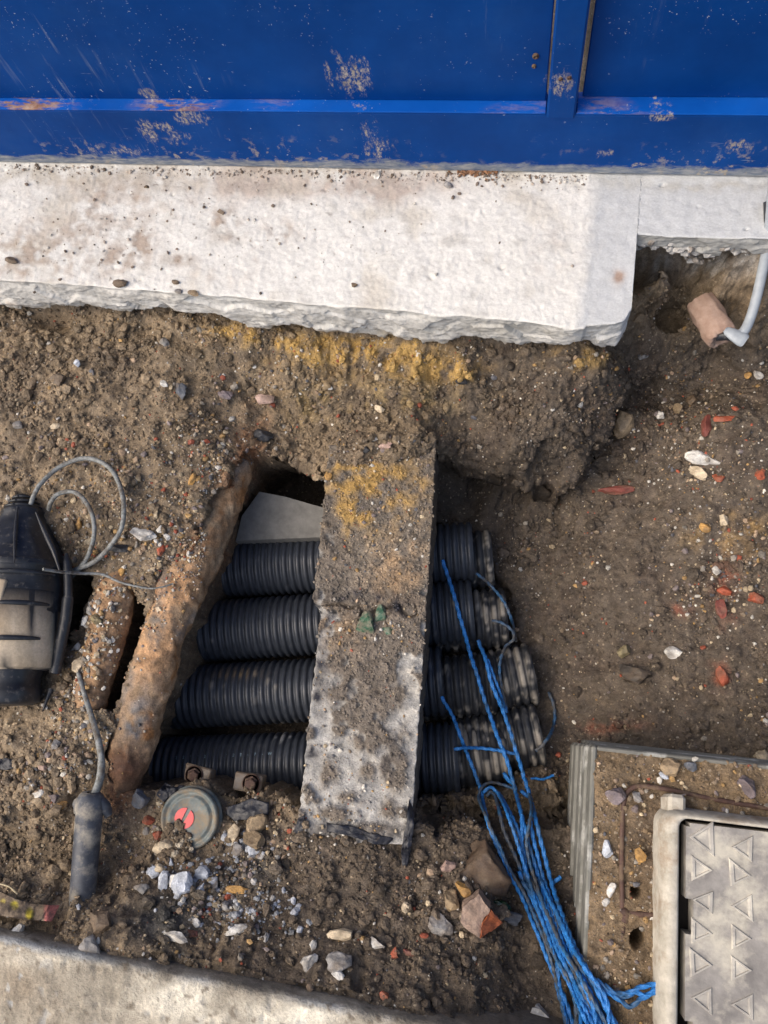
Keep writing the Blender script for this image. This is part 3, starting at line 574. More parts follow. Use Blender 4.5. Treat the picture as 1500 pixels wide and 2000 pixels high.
rows_ = [((-40, 1138), (440, 1112), (925, 1080), 'farthest of the four clean black ducts, crossing under the beam beside the grey concrete piece'),
         ((-40, 1268), (470, 1230), (925, 1194), 'second clean black duct from the footing, passing under the beam behind the rusty pipe'),
         ((100, 1380), (470, 1357), (866, 1330), 'third clean black duct from the footing with tan stains on its top, under the beam'),
         ((200, 1510), (450, 1497), (897, 1480), 'nearest clean black duct with pale printing, beside the red marked cap')]
DUCT = []
for k, (a, b, c, lab) in enumerate(rows_):
    a3 = U(*a, ZD); c3 = U(*c, ZD-.004*(k % 2)); DUCT.append((a3, c3)); corr(a3, c3, .0758, .0172, 'corrugated_duct', lab, M['cleanduct'], 'clean black ducts under the beam', .085 if k >= 2 else None)
dl = [((800, 1105), (930, 1098), (962, 1092), -.485, 'short muddy duct end nearest the footing, right of the beam'),
      ((800, 1222), (930, 1214), (990, 1208), -.492, 'muddy duct crossed by the dull rope loop, second from the footing'),
      ((790, 1350), (930, 1340), (967, 1336), -.482, 'muddy streaked duct under the long blue ropes, third from the footing'),
      ((790, 1492), (900, 1480), (992, 1468), -.482, 'muddy streaked duct crossed by the short blue cord, nearest the camera'),
      ((880, 1345), (990, 1325), (1042, 1316), -.50, 'low muddy duct stub poking right beyond the third row of ducts'),
      ((900, 1462), (1000, 1444), (1056, 1434), -.495, 'low muddy duct stub poking right beyond the nearest row of ducts')]
for a, b, c, z, lab in dl:
    corr(U(*a, z), U(*c, z), .074, .0190, 'muddy_duct', lab, M['dirtyduct'], 'mud streaked duct ends right of the beam', None, .0065, 56, 1)
# faint printing along the nearest duct, one small character on each rib
par = bpy.data.objects['corrugated_duct.003']; chars = "-22''2'2E-F-W"
A, C_ = DUCT[3]; tdir = (C_-A)/np.linalg.norm(C_-A); side_ = np.cross([0, 0, 1], tdir)
fm = m_plain('pale_blue_print', (.14, .22, .28), (.3, .42, .5), (.5, .6))
for k, xp in enumerate((324, 339, 354, 368, 384, 397, 445, 457, 474, 487, 502, 516, 532)):
    q = U(xp, 1466, ZD+.07); s_ = (q-A)@tdir; n_ = int(s_/.01715); s_ = (n_+.5)*.01715
    ang = math.radians(20); nrm = side_*math.sin(ang)+np.array([0, 0, 1])*math.cos(ang); c0 = A+tdir*s_+nrm*.0778
    cu = bpy.data.curves.new('printed_mark', 'FONT'); cu.body = chars[k % len(chars)]; cu.size = .0095; cu.align_x = 'CENTER'; cu.extrude = .0001
    to = bpy.data.objects.new('t', cu); COL.objects.link(to); dg = bpy.context.evaluated_depsgraph_get(); me = bpy.data.meshes.new_from_object(to.evaluated_get(dg)); bpy.data.objects.remove(to)
    o = bpy.data.objects.new('printed_mark', me); COL.objects.link(o); me.materials.append(fm); o.parent = par
    yv = np.cross(nrm, tdir); Mx = Matrix([[tdir[i], yv[i], nrm[i], c0[i]-par['_o'][i]] for i in range(3)]+[[0, 0, 0, 1]]); o.matrix_local = Mx

# ------------------------------------------------------------------ grey concrete piece lying in the hole
pp = US([(508, 962), (560, 972), (605, 985), (660, 1000), (665, 1048), (560, 1052), (458, 1056), (472, 1008)], -.352)
n_ = len(pp); thk = .045; cen = pp.mean(0); tops = pp.copy(); ring = cen+(pp-cen)*.985; ring[:, 2] += .004
bot = cen+(pp-cen)*1.03; bot[:, 2] -= thk
V = np.concatenate([bot, tops, ring]); Fq = np.concatenate([gridF(3, n_, True)]); 
V = np.concatenate([V, [cen+[0, 0, .004]], [cen-[0, 0, thk]]]); j = np.arange(n_); j2 = (j+1) % n_
Ft = np.concatenate([np.stack([np.full(n_, 3*n_), 2*n_+j, 2*n_+j2], 1), np.stack([np.full(n_, 3*n_+1), j2, j], 1)])
V[:, 2] += (V[:, 1]-cen[1])*.12
tag(obj('concrete_fragment', V, [Fq, Ft], M['fragment'], None, None, False), 'flat grey broken concrete piece at the far end of the ducts', 'concrete piece')

# ------------------------------------------------------------------ concrete beam over the ducts
def rrsec(th, hw, hh, e=9):
    c, s = np.abs(np.cos(th))/hh, np.abs(np.sin(th))/hw; return 1/(c**e+s**e)**(1/e)
zt = lambda t: -.235+.03*t
L0 = [U(644, 872, zt(0)), U(632, 1000, zt(.2)), U(612, 1180, zt(.42)), U(628, 1200, zt(.44)), U(618, 1280, zt(.55)), U(604, 1400, zt(.7)), U(585, 1590, zt(.95)), U(578, 1640, zt(1))]
R0 = [U(851, 868, zt(0)), U(845, 1000, zt(.2)), U(832, 1200, zt(.45)), U(824, 1320, zt(.6)), U(815, 1450, zt(.77)), U(804, 1610, zt(.97)), U(802, 1650, zt(1))]
ny, nx_ = 300, 84; t = np.linspace(0, 1, ny)
def edge(E):
    E = np.array(E); d = np.r_[0, np.cumsum(np.linalg.norm(np.diff(E, axis=0), axis=1))]; d /= d[-1]; return np.stack([np.interp(t, d, E[:, k]) for k in range(3)], 1)
EL, ER = edge(L0), edge(R0); EL[:, 0] += .003*fb2(np.c_[t*40, t*0], 1, 3, 5); ER[:, 0] += .0016*fb2(np.c_[t*40, t*0+7], 1, 2, 6)
u = np.linspace(0, 1, nx_); TOP = EL[:, None]+(ER-EL)[:, None]*u[None, :, None]
BT = .115; sd_ = np.linspace(1, 0, 14)[:-1]
Ls = np.stack([EL-np.array([0.0, 0, BT])*q for q in sd_], 1); Rs = np.stack([ER-np.array([-.0, 0, BT])*q for q in sd_[::-1]], 1)
Bm = np.concatenate([Ls, TOP, Rs], 1); nb_ = Bm.shape[1]; V = Bm.reshape(-1, 3); pq = PJ(V)
tm = np.zeros((ny, nb_)); tm[:, 13:13+nx_] = 1; tm = tm.ravel(); sgn = np.zeros((ny, nb_)); sgn[:, :13] = -1; sgn[:, 13+nx_:] = 1; sgn = sgn.ravel()
k1 = fb3(V, 9, 4, 91)[:, None]; k2 = fb3(V, 32, 4, 92)[:, None]
mud = np.clip(sst(-.08, .10, k1[:, 0]*.55+k2[:, 0]*.45+.05-.27*sst(1290, 1390, pq[:, 1])+.45*blob(pq, 720, 1330, 90, 90)+.9*blob(pq, 740, 980, 160, 190)+.25*blob(pq, 760, 1140, 90, 60)-.45*blob(pq, 790, 1350, 20, 120)-.45*blob(pq, 622, 1330, 22, 150)-.25*blob(pq, 680, 1530, 110, 70)), 0, 1)
for bx, by, rx, ry, s in ((765, 1360, 26, 30, 1.2), (730, 1450, 42, 26, 1.1), (770, 1500, 26, 44, 1.2), (700, 1340, 70, 60, 1.), (715, 1510, 20, 22, .9), (655, 1590, 40, 18, 1), (700, 1620, 90, 14, 1.2), (690, 1260, 60, 40, .9), (660, 1420, 16, 26, .8), (745, 1400, 18, 14, .9), (640, 1510, 22, 30, .8), (690, 1560, 34, 16, .8), (790, 1440, 14, 24, .8), (760, 1580, 20, 24, .8)):
    mud = np.maximum(mud, np.clip(blob(pq, bx, by, rx, ry)*s*1.4*(.9+k2[:, 0]), 0, 1))
mud *= np.where(tm > 0, 1, .75)
w2b, ib = wor2(V[:, :2]/.013, 5); w3b, _ = wor2(V[:, :2]/.006, 7)
V[:, 2] += tm*(mud*(.0055+.006*np.clip(k1[:, 0], 0, 1)+.005*(dome(w2b)-.5)*(ib > .35)+.002*dome(w3b))+.0022*k2[:, 0]-.016*np.exp(-((pq[:, 1]-1188-(pq[:, 0]-700)*.05+16*k2[:, 0])/6)**2)*(pq[:, 0] < 815)-.004*sst(1195, 1185, pq[:, 1]+16*k2[:, 0])*sst(900, 1100, pq[:, 1])-.004*sst(.4, .7, fb3(V, 40, 2, 95)))
V[:, 0] += sgn*(.003*k2[:, 0]+.002*k1[:, 0]); 
kk = fb3(V, 60, 3, 97)[:, None]
cc = np.array([.40, .39, .37])*(1+.25*k1+.3*k2+.2*kk); MX = lambda c, new, a: c+(np.array(new)*(1+.25*k2+.2*kk)-c)*np.clip(a, 0, 1)[:, None]
cc = MX(cc, (.52, .49, .43), blob(pq, 800, 1330, 26, 90)*(.6+1.2*k2[:, 0])+blob(pq, 690, 1480, 60, 40)*(.5+k2[:, 0])+blob(pq, 790, 1560, 30, 60)*.4)
cc = MX(cc, (.135, .108, .082), mud*.92)
cc = MX(cc, (.22, .185, .145), mud*blob(pq, 740, 1080, 110, 120)*(.5+k1[:, 0]))
cc = MX(cc, (.34, .215, .07), (blob(pq, 760, 960, 110, 70)+blob(pq, 690, 1010, 50, 50)*.8+blob(pq, 700, 930, 60, 30))*(.35+1.0*k2[:, 0]+.5*k1[:, 0]))
cc = MX(cc, (.32, .22, .13), (blob(pq, 780, 1110, 50, 60)+blob(pq, 665, 1240, 34, 36)+blob(pq, 750, 1150, 40, 30)*.7)*(.55+k2[:, 0]))
cc = MX(cc, (.028, .028, .035), (blob(pq, 630, 1290, 14, 50)*.7+blob(pq, 700, 1165, 70, 12)*1.1+blob(pq, 780, 1180, 30, 20)*.8+blob(pq, 760, 1480, 22, 40)*.6+blob(pq, 620, 1370, 12, 40)+blob(pq, 612, 1480, 18, 30)+blob(pq, 690, 1625, 110, 14)*1.3+blob(pq, 805, 1610, 12, 60))*(.6+1.2*k2[:, 0]))
cc = MX(cc, (.06, .048, .036), np.where(sgn > 0, .8, 0))  # right side painted dark as the side turned from the sun
ca = np.arange(nb_); capf = [np.stack([ca[1:-1]*0, ca[1:-1], ca[2:]], 1), ((ny-1)*nb_)+np.stack([ca[1:-1]*0, ca[2:], ca[1:-1]], 1)]
bF = [gridF(ny, nb_), np.concatenate(capf), np.stack([np.arange(ny-1)*nb_+nb_-1, (np.arange(ny-1)+1)*nb_+nb_-1, (np.arange(ny-1)+1)*nb_, np.arange(ny-1)*nb_], 1)]
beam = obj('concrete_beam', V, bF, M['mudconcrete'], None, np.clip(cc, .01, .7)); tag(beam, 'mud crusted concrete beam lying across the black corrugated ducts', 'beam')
splat(V); beamV = V[tm > 0]; beampx = PJ(beamV); beamC = np.clip(cc, .01, .7)[tm > 0]; beamM = mud[tm > 0]
# torn black membrane at the near end of the beam
def sheet(name, poly, z, lift, label, cat, seed, parent=None):
    P = US(poly, z); c = P.mean(0); rings = 9; n = 48; d = np.r_[0, np.cumsum(np.linalg.norm(np.diff(np.r_[P, P[:1]], axis=0), axis=1))]; d /= d[-1]
    tt = np.arange(n)/n; E = np.stack([np.interp(tt, d, np.r_[P, P[:1]][:, k]) for k in range(3)], 1)
    V = np.concatenate([c+(E-c)*((r+1)/rings) for r in range(rings)]+[E+(E-c)*.01-[0, 0, .004]])
    V[:n*rings, 2] = np.array([max(top(v[0], v[1]), v[2]-.01) for v in V[:n*rings]])+lift+.005*fb3(V[:n*rings], 40, 3, seed)
    V[n*rings:, 2] = V[n*(rings-1):n*rings, 2]-.004; V[:, :2] += np.stack([fb3(V, 50, 2, seed+1), fb3(V, 50, 2, seed+2)], 1)*.003
    V = np.concatenate([V, [V[:n].mean(0)]]); j = np.arange(n); F = [gridF(rings+1, n, True), np.stack([np.full(n, len(V)-1), (j+1) % n, j], 1)[:, ::-1]]
    o = obj(name, V, F, M['membrane'], parent); 
    if label: tag(o, label, cat)
    return o
sheet('membrane_strip', [(640, 1606), (690, 1612), (735, 1628), (770, 1636), (758, 1650), (735, 1648), (690, 1632), (640, 1622)], -.21, .003, None, None, 3, beam)
sheet('membrane_strip', [(800, 1560), (812, 1590), (806, 1640), (796, 1690), (784, 1690), (786, 1650), (796, 1600)], -.21, .004, None, None, 5, beam)
sheet('membrane_strip', [(582, 1600), (600, 1590), (596, 1620), (580, 1650), (570, 1645)], -.21, .003, None, None, 6, beam)
sheet('membrane_scrap', [(440, 1575), (490, 1560), (525, 1570), (520, 1592), (490, 1600), (455, 1604), (438, 1590)], -.22, .004, 'torn scrap of black membrane lying right of the round cap', 'membrane', 8)
sheet('membrane_scrap', [(318, 1530), (360, 1535), (345, 1552), (325, 1565), (312, 1552)], -.22, .004, 'small black membrane scrap tucked above left of the round cap', 'membrane', 9)
sheet('membrane_scrap', [(0, 1478), (28, 1485), (33, 1500), (0, 1505), (-12, 1490)], -.14, .004, 'flat black plastic scrap on the soil at the left edge of the photo', 'membrane', 10)

# ------------------------------------------------------------------ rusty iron pipes
def rusty(name, pts, rad, label, seed, ps):
    P = spline(US(pts), 220)
    dsp = lambda V: .0045*fb3(V, 9, 3, seed)+.0025*fb3(V, 60, 3, seed+1)+.006*sst(.1, .2, fb3(V*np.array([1, .6, 1]), 11, 3, seed+2))
    V, F = loft(P, np.interp(np.linspace(0, 1, 220), np.linspace(0, 1, len(rad)), rad), 64, None, 0, True, dsp); pq = PJ(V)
    k1 = fb3(V, 11, 4, seed+3)[:, None]; k2 = fb3(V, 45, 4, seed+4)[:, None]
    cc = np.array([.33, .20, .108])*(1+.3*k1+.35*k2); mx = lambda c, new, a: c+(np.array(new)*(1+.3*k2)-c)*np.clip(a, 0, 1)[:, None]
    cc = mx(cc, (.36, .25, .155), sst(-.15, .4, k1[:, 0]+.4*k2[:, 0])*ps)
    cc = mx(cc, (.36, .15, .04), sst(.25, .6, fb3(V, 19, 4, seed+6))*.8*ps)
    cc = mx(cc, (.15, .15, .148), sst(.2, .45, fb3(V*np.array([1, .5, 1]), 9, 4, seed+7))*.7*ps)
    cc = mx(cc, (.10, .06, .035), sst(.2, .6, fb3(V, 8, 3, seed+8))*.45); cc = mx(cc, (.17, .128, .085), (blob(pq, 400, 1050, 60, 140, .3)*.9+blob(pq, 215, 1560, 60, 70)*.9)*(.6+k2[:, 0]))
    if ps > .9:
        cc = mx(cc, (.125, .13, .135), (blob(pq, 275, 1380, 22, 60, .25)+blob(pq, 258, 1425, 14, 24))*(.7+1.2*k2[:, 0]))
        cc = mx(cc, (.46, .27, .14), (blob(pq, 305, 1250, 44, 90, .3)*1.3+blob(pq, 360, 1140, 30, 60, .3))*(.5+k2[:, 0])); cc = mx(cc, (.10, .045, .025), blob(pq, 240, 1500, 60, 50)*1.0)
    o = obj(name, V, F, M['rust'], None, np.clip(cc, .01, .6)); tag(o, label, 'pipe'); splat(V); return V, PJ(V)
pipeV, pipepx = rusty('iron_pipe', [(474, 820, -.30), (446, 940, -.262), (398, 1060, -.222), (340, 1185, -.20), (300, 1300, -.196), (268, 1410, -.198), (238, 1510, -.215), (205, 1620, -.27)], [.05, .05, .050, .047, .047, .047, .045, .043],
                        'thick flaking rust orange iron pipe slanting along the left rim of the hole', 101, 1.0)
pipe2V, pipe2px = rusty('iron_pipe', [(262, 1080, -.21), (232, 1150, -.175), (203, 1260, -.172), (176, 1360, -.176), (152, 1440, -.23)], [.036, .038, .038, .038, .036], 'short dark rusty iron pipe under pale gravel, left of the thick pipe', 121, .35)

V, F = loft(spline(US([(312, 1165, -.182), (302, 1215, -.18), (284, 1275, -.178), (266, 1340, -.178), (256, 1400, -.182)]), 90), np.r_[np.linspace(.006, .014, 20), np.full(50, .0145), np.linspace(.014, .008, 20)], 20, lambda th, k: 1+.35*np.cos(2*th), 0, True, lambda V: .004*fb3(V, 30, 3, 4)+.002*fb3(V, 90, 2, 5))
k2 = fb3(V, 50, 3, 8)[:, None]; obj('flaking_scale', V, F, M['rust'], bpy.data.objects['iron_pipe'], np.clip(np.array([.36, .19, .085])*(1+.35*k2), .02, .6)); splat(V)

# ------------------------------------------------------------------ black cable joint at the left edge
J0, J1 = U(48, 968, -.125), U(12, 1378, -.125); sc = 1.035e-3; LJ = 410.
jt = empty('cable_joint', (*((J0+J1)/2)[:2], -.24), 'big black cable joint with a dusty tan sleeve at the left edge', 'cable joint')
pf = lambda a: [((y-968)/LJ, r*sc) for y, r in a]
V, F = lathe(J0, J1, pf([(968, 5), (970, 20), (990, 24), (996, 38), (1004, 46), (1010, 44), (1030, 56), (1060, 72), (1090, 88), (1115, 97), (1120, 101), (1126, 101), (1130, 98), (1160, 102), (1205, 102), (1240, 100)]), 56)
V = V+np.stack([fb3(V*[1, .35, 1], 26, 3, q) for q in (4, 7, 10)], 1)*.0035; obj('joint_body', V, F, M['black'], jt); splat(V)
V, F = lathe(J0, J1, pf([(1170, 100), (1172, 103.5), (1240, 103), (1280, 99), (1312, 92), (1316, 60)]), 56)
pq = PJ(V); k2 = fb3(V, 40, 3, 5)[:, None]; V = V+np.c_[np.zeros((len(V), 2)), .003*k2[:, 0]]
bl = np.clip(sst(6, -6, pq[:, 1]-1172-np.clip(pq[:, 0]-48, 0, 60)*.95-10*k2[:, 0])+sst(.55, .65, k2[:, 0]-.25*(pq[:, 1] > 1250)+blob(pq, 56, 1222, 7, 8)*.35)+sst(-4, 5, pq[:, 1]-1303-9*k2[:, 0])*.9, 0, 1)[:, None]
cc = np.array([.56, .46, .335])*(1+.14*k2); cc = cc+(np.array([.30, .22, .135])-cc)*sst(.1, .5, fb3(V, 15, 3, 8))[:, None]*.6; cc = cc+(np.array([.018, .02, .025])-cc)*bl; obj('dusty_sleeve', V, F, M['sleevemix'], jt, np.clip(cc, .01, .7)); splat(V)
for pts, rr_ in (([(70, 1000, -.075), (88, 1040, -.075), (106, 1080, -.075), (118, 1120, -.08)], .006), ([(34, 990, -.08), (30, 1040, -.052), (28, 1100, -.022)], .004)):
    Vf, Ff = loft(spline(US(pts), 30), rr_*np.sin(np.linspace(.3, 2.9, 30)), 10); obj('fold', Vf, Ff, M['black'], jt)
Vf, Ff = lathe(J0+(J1-J0)*.35, J0+(J1-J0)*.385, [(0, .1), (0, 101.5*sc), (.2, 102.5*sc), (.8, 103*sc), (1, 102*sc), (1, .1)], 56); obj('tape_wrap', Vf, Ff, M['black'], jt)
V, F = lathe(J0, J1, pf([(1300, 60), (1305, 64), (1320, 66), (1326, 62), (1345, 62), (1350, 66), (1372, 64), (1378, 50), (1378, 10)]), 44); obj('end_cap', V, F, M['black'], jt)
ax = (J1-J0)/np.linalg.norm(J1-J0); sx = np.cross(ax, [0, 0, 1]); sx /= np.linalg.norm(sx); sx *= np.sign(sx[0])
for yp, a0, a1 in ((1198, 5, 70), (1262, -8, 62), (1140, -30, 75)):
    c = J0+(J1-J0)*((yp-968)/LJ); an = np.radians(np.linspace(a0, a1, 24)); rr = 102.5*sc
    P = c+sx*np.sin(an)[:, None]*rr+np.array([0, 0, 1])*np.cos(an)[:, None]*rr
    V, F = loft(P, .0055*np.sin(np.linspace(.25, math.pi-.25, 24))**.5, 10); obj('rib', V, F, M['black'], jt)
for k in range(3):
    c = J0+(J1-J0)*((975+k*10-968)/LJ); an = np.radians(np.linspace(0, 360, 40)); rr = (23+k*7)*sc
    P = c+sx*np.sin(an)[:, None]*rr+np.array([0, 0, 1])*np.cos(an)[:, None]*rr; V, F = loft(P, .003, 6); obj('binding', V, F, M['black'], jt)
V, F = box(U(-14, 1128, -.02)+[0, 0, 0], U(8, 1215, -.05), .003); obj('clamp_bar', V, F, M['sand'], jt)

def drape(pts, lift, n, r, sm=9, z0=None):
    P = spline(np.array([U(p[0], p[1], p[2] if len(p) > 2 else -.2) for p in pts]), n)
    out = P.copy()
    for k, (a, b) in enumerate([(None, None)]*0): pass
    pxs = PJ(P)
    z = P[:, 2].copy()
    for it in range(4):
        Q = np.array([U(a, b, c) for (a, b), c in zip(pxs, z)]); z = np.array([top(q[0], q[1]) for q in Q])+lift
    if sm > 1:
        zz = np.pad(z, sm, 'edge'); zm = np.array([zz[k:k+2*sm+1].max() for k in range(len(z))]); zz = np.pad(zm, sm, 'edge'); z = np.array([zz[k:k+2*sm+1].mean() for k in range(len(z))])
    return np.array([U(a, b, c) for (a, b), c in zip(pxs, z)])
def cable(name, P, r, mt, label, cat, seg=10, group=None):
    V, F = loft(P, r, seg, None, 0, True, lambda V: .0004*fb3(V, 120, 2, 5)); o = obj(name, V, F, mt, None); tag(o, label, cat, group); return o
cable('grey_cable', spline(US([(60, 985, -.095), (66, 968, -.09), (82, 942, -.09), (120, 910, -.1), (170, 895, -.1), (214, 914, -.095), (238, 962, -.09), (240, 1020, -.09), (222, 1058, -.1), (187, 1095, -.12), (150, 1112, -.14), (130, 1120, -.18)]), 140), .0052, M['cable'], 'larger loop of grey cable arching above the black joint', 'cable')
cable('grey_cable', spline(US([(95, 995, -.125), (100, 980, -.105), (114, 965, -.1), (142, 960, -.1), (166, 978, -.1), (182, 1012, -.1), (183, 1050, -.105), (170, 1090, -.12), (152, 1112, -.145), (142, 1125, -.19)]), 120), .0050, M['cable'], 'smaller inner loop of grey cable beside the black joint', 'cable')
P = spline(US([(150, 1300, -.135), (156, 1325, -.13), (168, 1365, -.128), (182, 1410, -.125), (193, 1450, -.122), (198, 1485, -.122), (195, 1522, -.12), (183, 1556, -.115)]), 120)
ce_ = empty('cable_end', (*U(165, 1680, -.17)[:2], -.17), 'grey cable running down into an upright chalky black end sleeve', 'cable end')
V, F = loft(P, np.linspace(.0042, .0085, 120), 12, None, 0, True, lambda V: .0005*fb3(V, 120, 2, 5)); obj('cable', V, F, M['cable'], ce_)
S0, S1 = U(178, 1548, -.11), U(155, 1822, -.145)
V, F = lathe(S0, S1, [(0, .009), (.0, .018), (.02, .024), (.07, .028), (.12, .029), (.14, .0265), (.2, .0265), (.5, .0255), (.9, .0245), (.965, .022), (.99, .016), (1, .002)], 40)
V = V+np.c_[.0012*fb3(V, 18, 2, 3), .0012*fb3(V, 18, 2, 4), 0*V[:, 0]]; obj('sleeve', V, F, M['joint'], ce_); splat(V)
for a_ang in (70, -70):
    c = S0+(S1-S0)*.12; ax = (S1-S0)/np.linalg.norm(S1-S0); sx = np.cross(ax, [0, 0, 1]); sx /= np.linalg.norm(sx)
    e = sx*(1 if a_ang > 0 else -1); P = np.array([c+e*.012-ax*.020, c+e*.027-ax*.006-[0, 0, .008], c+e*.034+ax*.010-[0, 0, .016]]); V, F = loft(spline(P, 14), np.r_[np.linspace(.012, .013, 8), np.linspace(.012, .007, 6)], 12, None, 0, True, lambda V: .002*fb3(V, 60, 2, 4)); obj('flange', V, F, M['joint'], ce_)
cp_ = empty('black_conduit', (*U(130, 1200, -.16)[:2], -.16), 'thin black plastic conduit standing between the joint and the dark gap', 'conduit')
V, F = loft(spline(US([(130, 1082, -.12), (132, 1110, -.115), (133, 1140, -.115), (133, 1172, -.115)]), 40), np.r_[np.linspace(.004, .009, 8), np.full(32, .0092)], 16); obj('narrow_tube', V, F, M['black'], cp_)
V, F = loft(spline(US([(133, 1166, -.115), (128, 1210, -.115), (118, 1260, -.12), (108, 1312, -.14)]), 50), np.r_[[.0105, .0125], np.full(48, .0122)], 18); obj('wide_tube', V, F, M['black'], cp_)
cable('thin_wire', spline(US([(84, 1112, -.012), (120, 1117, -.05), (160, 1120, -.10), (200, 1122, -.115), (238, 1138, -.115), (290, 1149, -.125), (318, 1146, -.13), (338, 1140, -.14)]), 100), np.r_[np.full(30, .0034), np.linspace(.0034, .0018, 70)], M['cable'], 'thin frayed wire stretched from the joint over the gravel', 'wire', 8)
cable('black_sliver', drape([(100, 1345), (92, 1365), (84, 1388)], .004, 20, .005), np.linspace(.006, .002, 20), M['black'], 'thin black plastic sliver stuck in soil below the joint', 'plastic strip', 8)

# ------------------------------------------------------------------ round cap with a red disc, bracket bolts
D0, D1 = U(392, 1590, -.275), U(368, 1600, -.198); rc = empty('marked_cap', tuple(D0), 'dusty round grey cap with a bright red disc sunk in the soil', 'cap')
LD = np.linalg.norm(D1-D0)
V, F = lathe(D0, D1, [(0, .055), (.55, .055), (.56, .0635), (.72, .0645), (.74, .058), (.8, .056), (.82, .0615), (.93, .0615), (.985, .059), (.99, .055), (.93, .053), (.92, .047), (.97, .045), (.975, .040), (.95, .038), (.95, .020), (.95, .003)], 64); obj('cap_body', V, F, M['disc'], rc)
splat(V); ad = (D1-D0)/LD; sx = np.cross(ad, [0, 1, 0]); sx /= np.linalg.norm(sx); sy = np.cross(sx, ad)
cR = D1-ad*.004+sx*(-.010 if sx[0] > 0 else .010)
for lo, hi in ((-62, 98), (122, 282)):
    an = np.radians(np.linspace(lo, hi, 40)); E = cR+(sx*np.cos(an)[:, None]+sy*np.sin(an)[:, None])*.0205; n_ = len(E); V = np.concatenate([E-ad*.004, E+ad*.0022, [E.mean(0)-ad*.004], [E.mean(0)+ad*.0022]]); j = np.arange(n_); j2 = (j+1) % n_
    F = [np.stack([j, j2, n_+j2, n_+j], 1), np.concatenate([np.stack([n_+j, n_+j2, np.full(n_, 2*n_+1)], 1), np.stack([j2, j, np.full(n_, 2*n_)], 1)])]; obj('red_disc', V, F, M['red'], rc, smooth=False)
M['bracketmud'] = m_plain('muddy_galvanised_steel', (.15, .125, .1), (.28, .25, .22), (.5, .8), 60, .6, (.15, .10, .055), 30, (.38, .55))
for (bx, by, lab) in ((388, 1514, 'rusty bolted clamp bracket directly above the round cap'), (487, 1528, 'rusty bolted clamp bracket right of the round cap beside the duct')):
    c = U(bx, by, -.285); e = empty('clamp_bracket', tuple(c), lab, 'bracket', 'bolted clamp brackets by the nearest duct')
    V, F = box(c+[-.03, -.018, -.02], c+[.03, .018, .012], .003); V += np.stack([fb3(V, 22, 2, q) for q in (4, 5, 6)], 1)*.006; obj('bracket_plate', V, F, M['bracketmud'], e, smooth=False)
    hx = c+[-.006 if bx < 400 else .008, 0, .012]
    V, F = lathe(hx, hx+np.array([.002, -.002, .014]), [(0, .016), (.25, .016), (.26, .012), (.9, .012), (1, .010)], 6); obj('bolt', V, F, M['bar'], e, smooth=False)
    V, F = lathe(hx, hx+np.array([.0, 0, .003]), [(0, .02), (.9, .02), (1, .018)], 24); obj('washer', V, F, M['bar'], e)
    splat(V)

# ------------------------------------------------------------------ clay pipe stub with cable
C0, C1 = U(1368, 592, -.185), U(1412, 660, -.170)
V, F = lathe(C0, C1, [(-.04, .028), (0, .031), (.3, .0325), (.45, .033), (.6, .0335), (.75, .0335), (.92, .0335), (1, .031), (1.0, .022), (.4, .021), (.38, .002)], 64); V += np.stack([fb3(V, 40, 3, q) for q in (9, 12, 15)], 1)*.0035+np.stack([fb3(V, 110, 2, q) for q in (2, 3, 4)], 1)*.0025
tag(obj('clay_pipe', V, F, M['clay'], None), 'broken pinkish clay pipe stub sticking out of the earth at the right', 'clay pipe'); splat(V)
gc = empty('service_cable', tuple(U(1440, 650, -.2)), 'pale grey service cable rising from the clay pipe at the right edge', 'cable')
V, F = loft(spline(US([(1436, 655, -.15), (1452, 648, -.145), (1466, 620, -.14), (1479, 575, -.11), (1490, 525, -.08), (1499, 480, -.04), (1506, 420, .02), (1512, 340, .10)]), 120), .0105, 20); obj('sheath', V, F, M['palecable'], gc)
V, F = loft(spline(US([(1400, 655, -.165), (1420, 655, -.158), (1440, 660, -.152)]), 20), np.linspace(.012, .010, 20), 14); obj('black_core', V, F, M['black'], gc)
V, F = lathe((-.026, 0, 0), (.024, 0, 0), [(0, .006), (.1, .010), (.4, .014), (.8, .017), (.95, .016), (1, .012)], 20); V = V*[1, 1, .55]; a = math.radians(-30); V = V@np.array([[math.cos(a), math.sin(a), 0], [-math.sin(a), math.cos(a), 0], [0, 0, 1]])+U(1437, 656, -.142); obj('crimp', V, F, M['palecable'], gc)
V, F = loft(spline(US([(1500, 395, .01), (1501, 430, -.0), (1502, 475, -.03)]), 30), .009, 12); obj('black_tape', V, F, M['black'], gc)

# ------------------------------------------------------------------ inspection chamber, frame and lid
Zc = -.10
q0, q1, q2 = U(1156, 1456, Zc), U(1500, 1494, Zc), U(1139, 1800, Zc); cang = math.atan2(q1[1]-q0[1], q1[0]-q0[0]); ex = np.array([math.cos(cang), math.sin(cang), 0]); ey = np.array([-ex[1], ex[0], 0])
CW, CD = .62, .66
ch = empty('inspection_chamber', (*(q0+ex*CW/2-ey*CD/2)[:2], -.45), 'ribbed inspection chamber filled with brown gravelly soil beside the blue ropes', 'chamber')
def cbox(u0, u1, v0, v1, z0, z1, bev=.003):
    V, F = box((u0, v0, z0), (u1, v1, z1), bev); return q0*[1, 1, 0]+V[:, :1]*ex+V[:, 1:2]*ey+np.c_[np.zeros((len(V), 2)), V[:, 2]], F
for k in range(5):
    z1 = Zc-.001-.062*k; V, F = join([cbox(-.003*k-.0015*(k % 2), .010, -CD, 0, z1-.059, z1, .006), cbox(.010, CW, -.008, .0020*k, z1-.059, z1, .004)])
    obj('side_ring', V, F, M['ribbed'], ch, smooth=False)
gu = np.arange(.006, CW, .0032); gv = np.arange(-CD, -.003, .0032); gg = np.stack(np.meshgrid(gu, gv, indexing='ij'), -1).reshape(-1, 2)
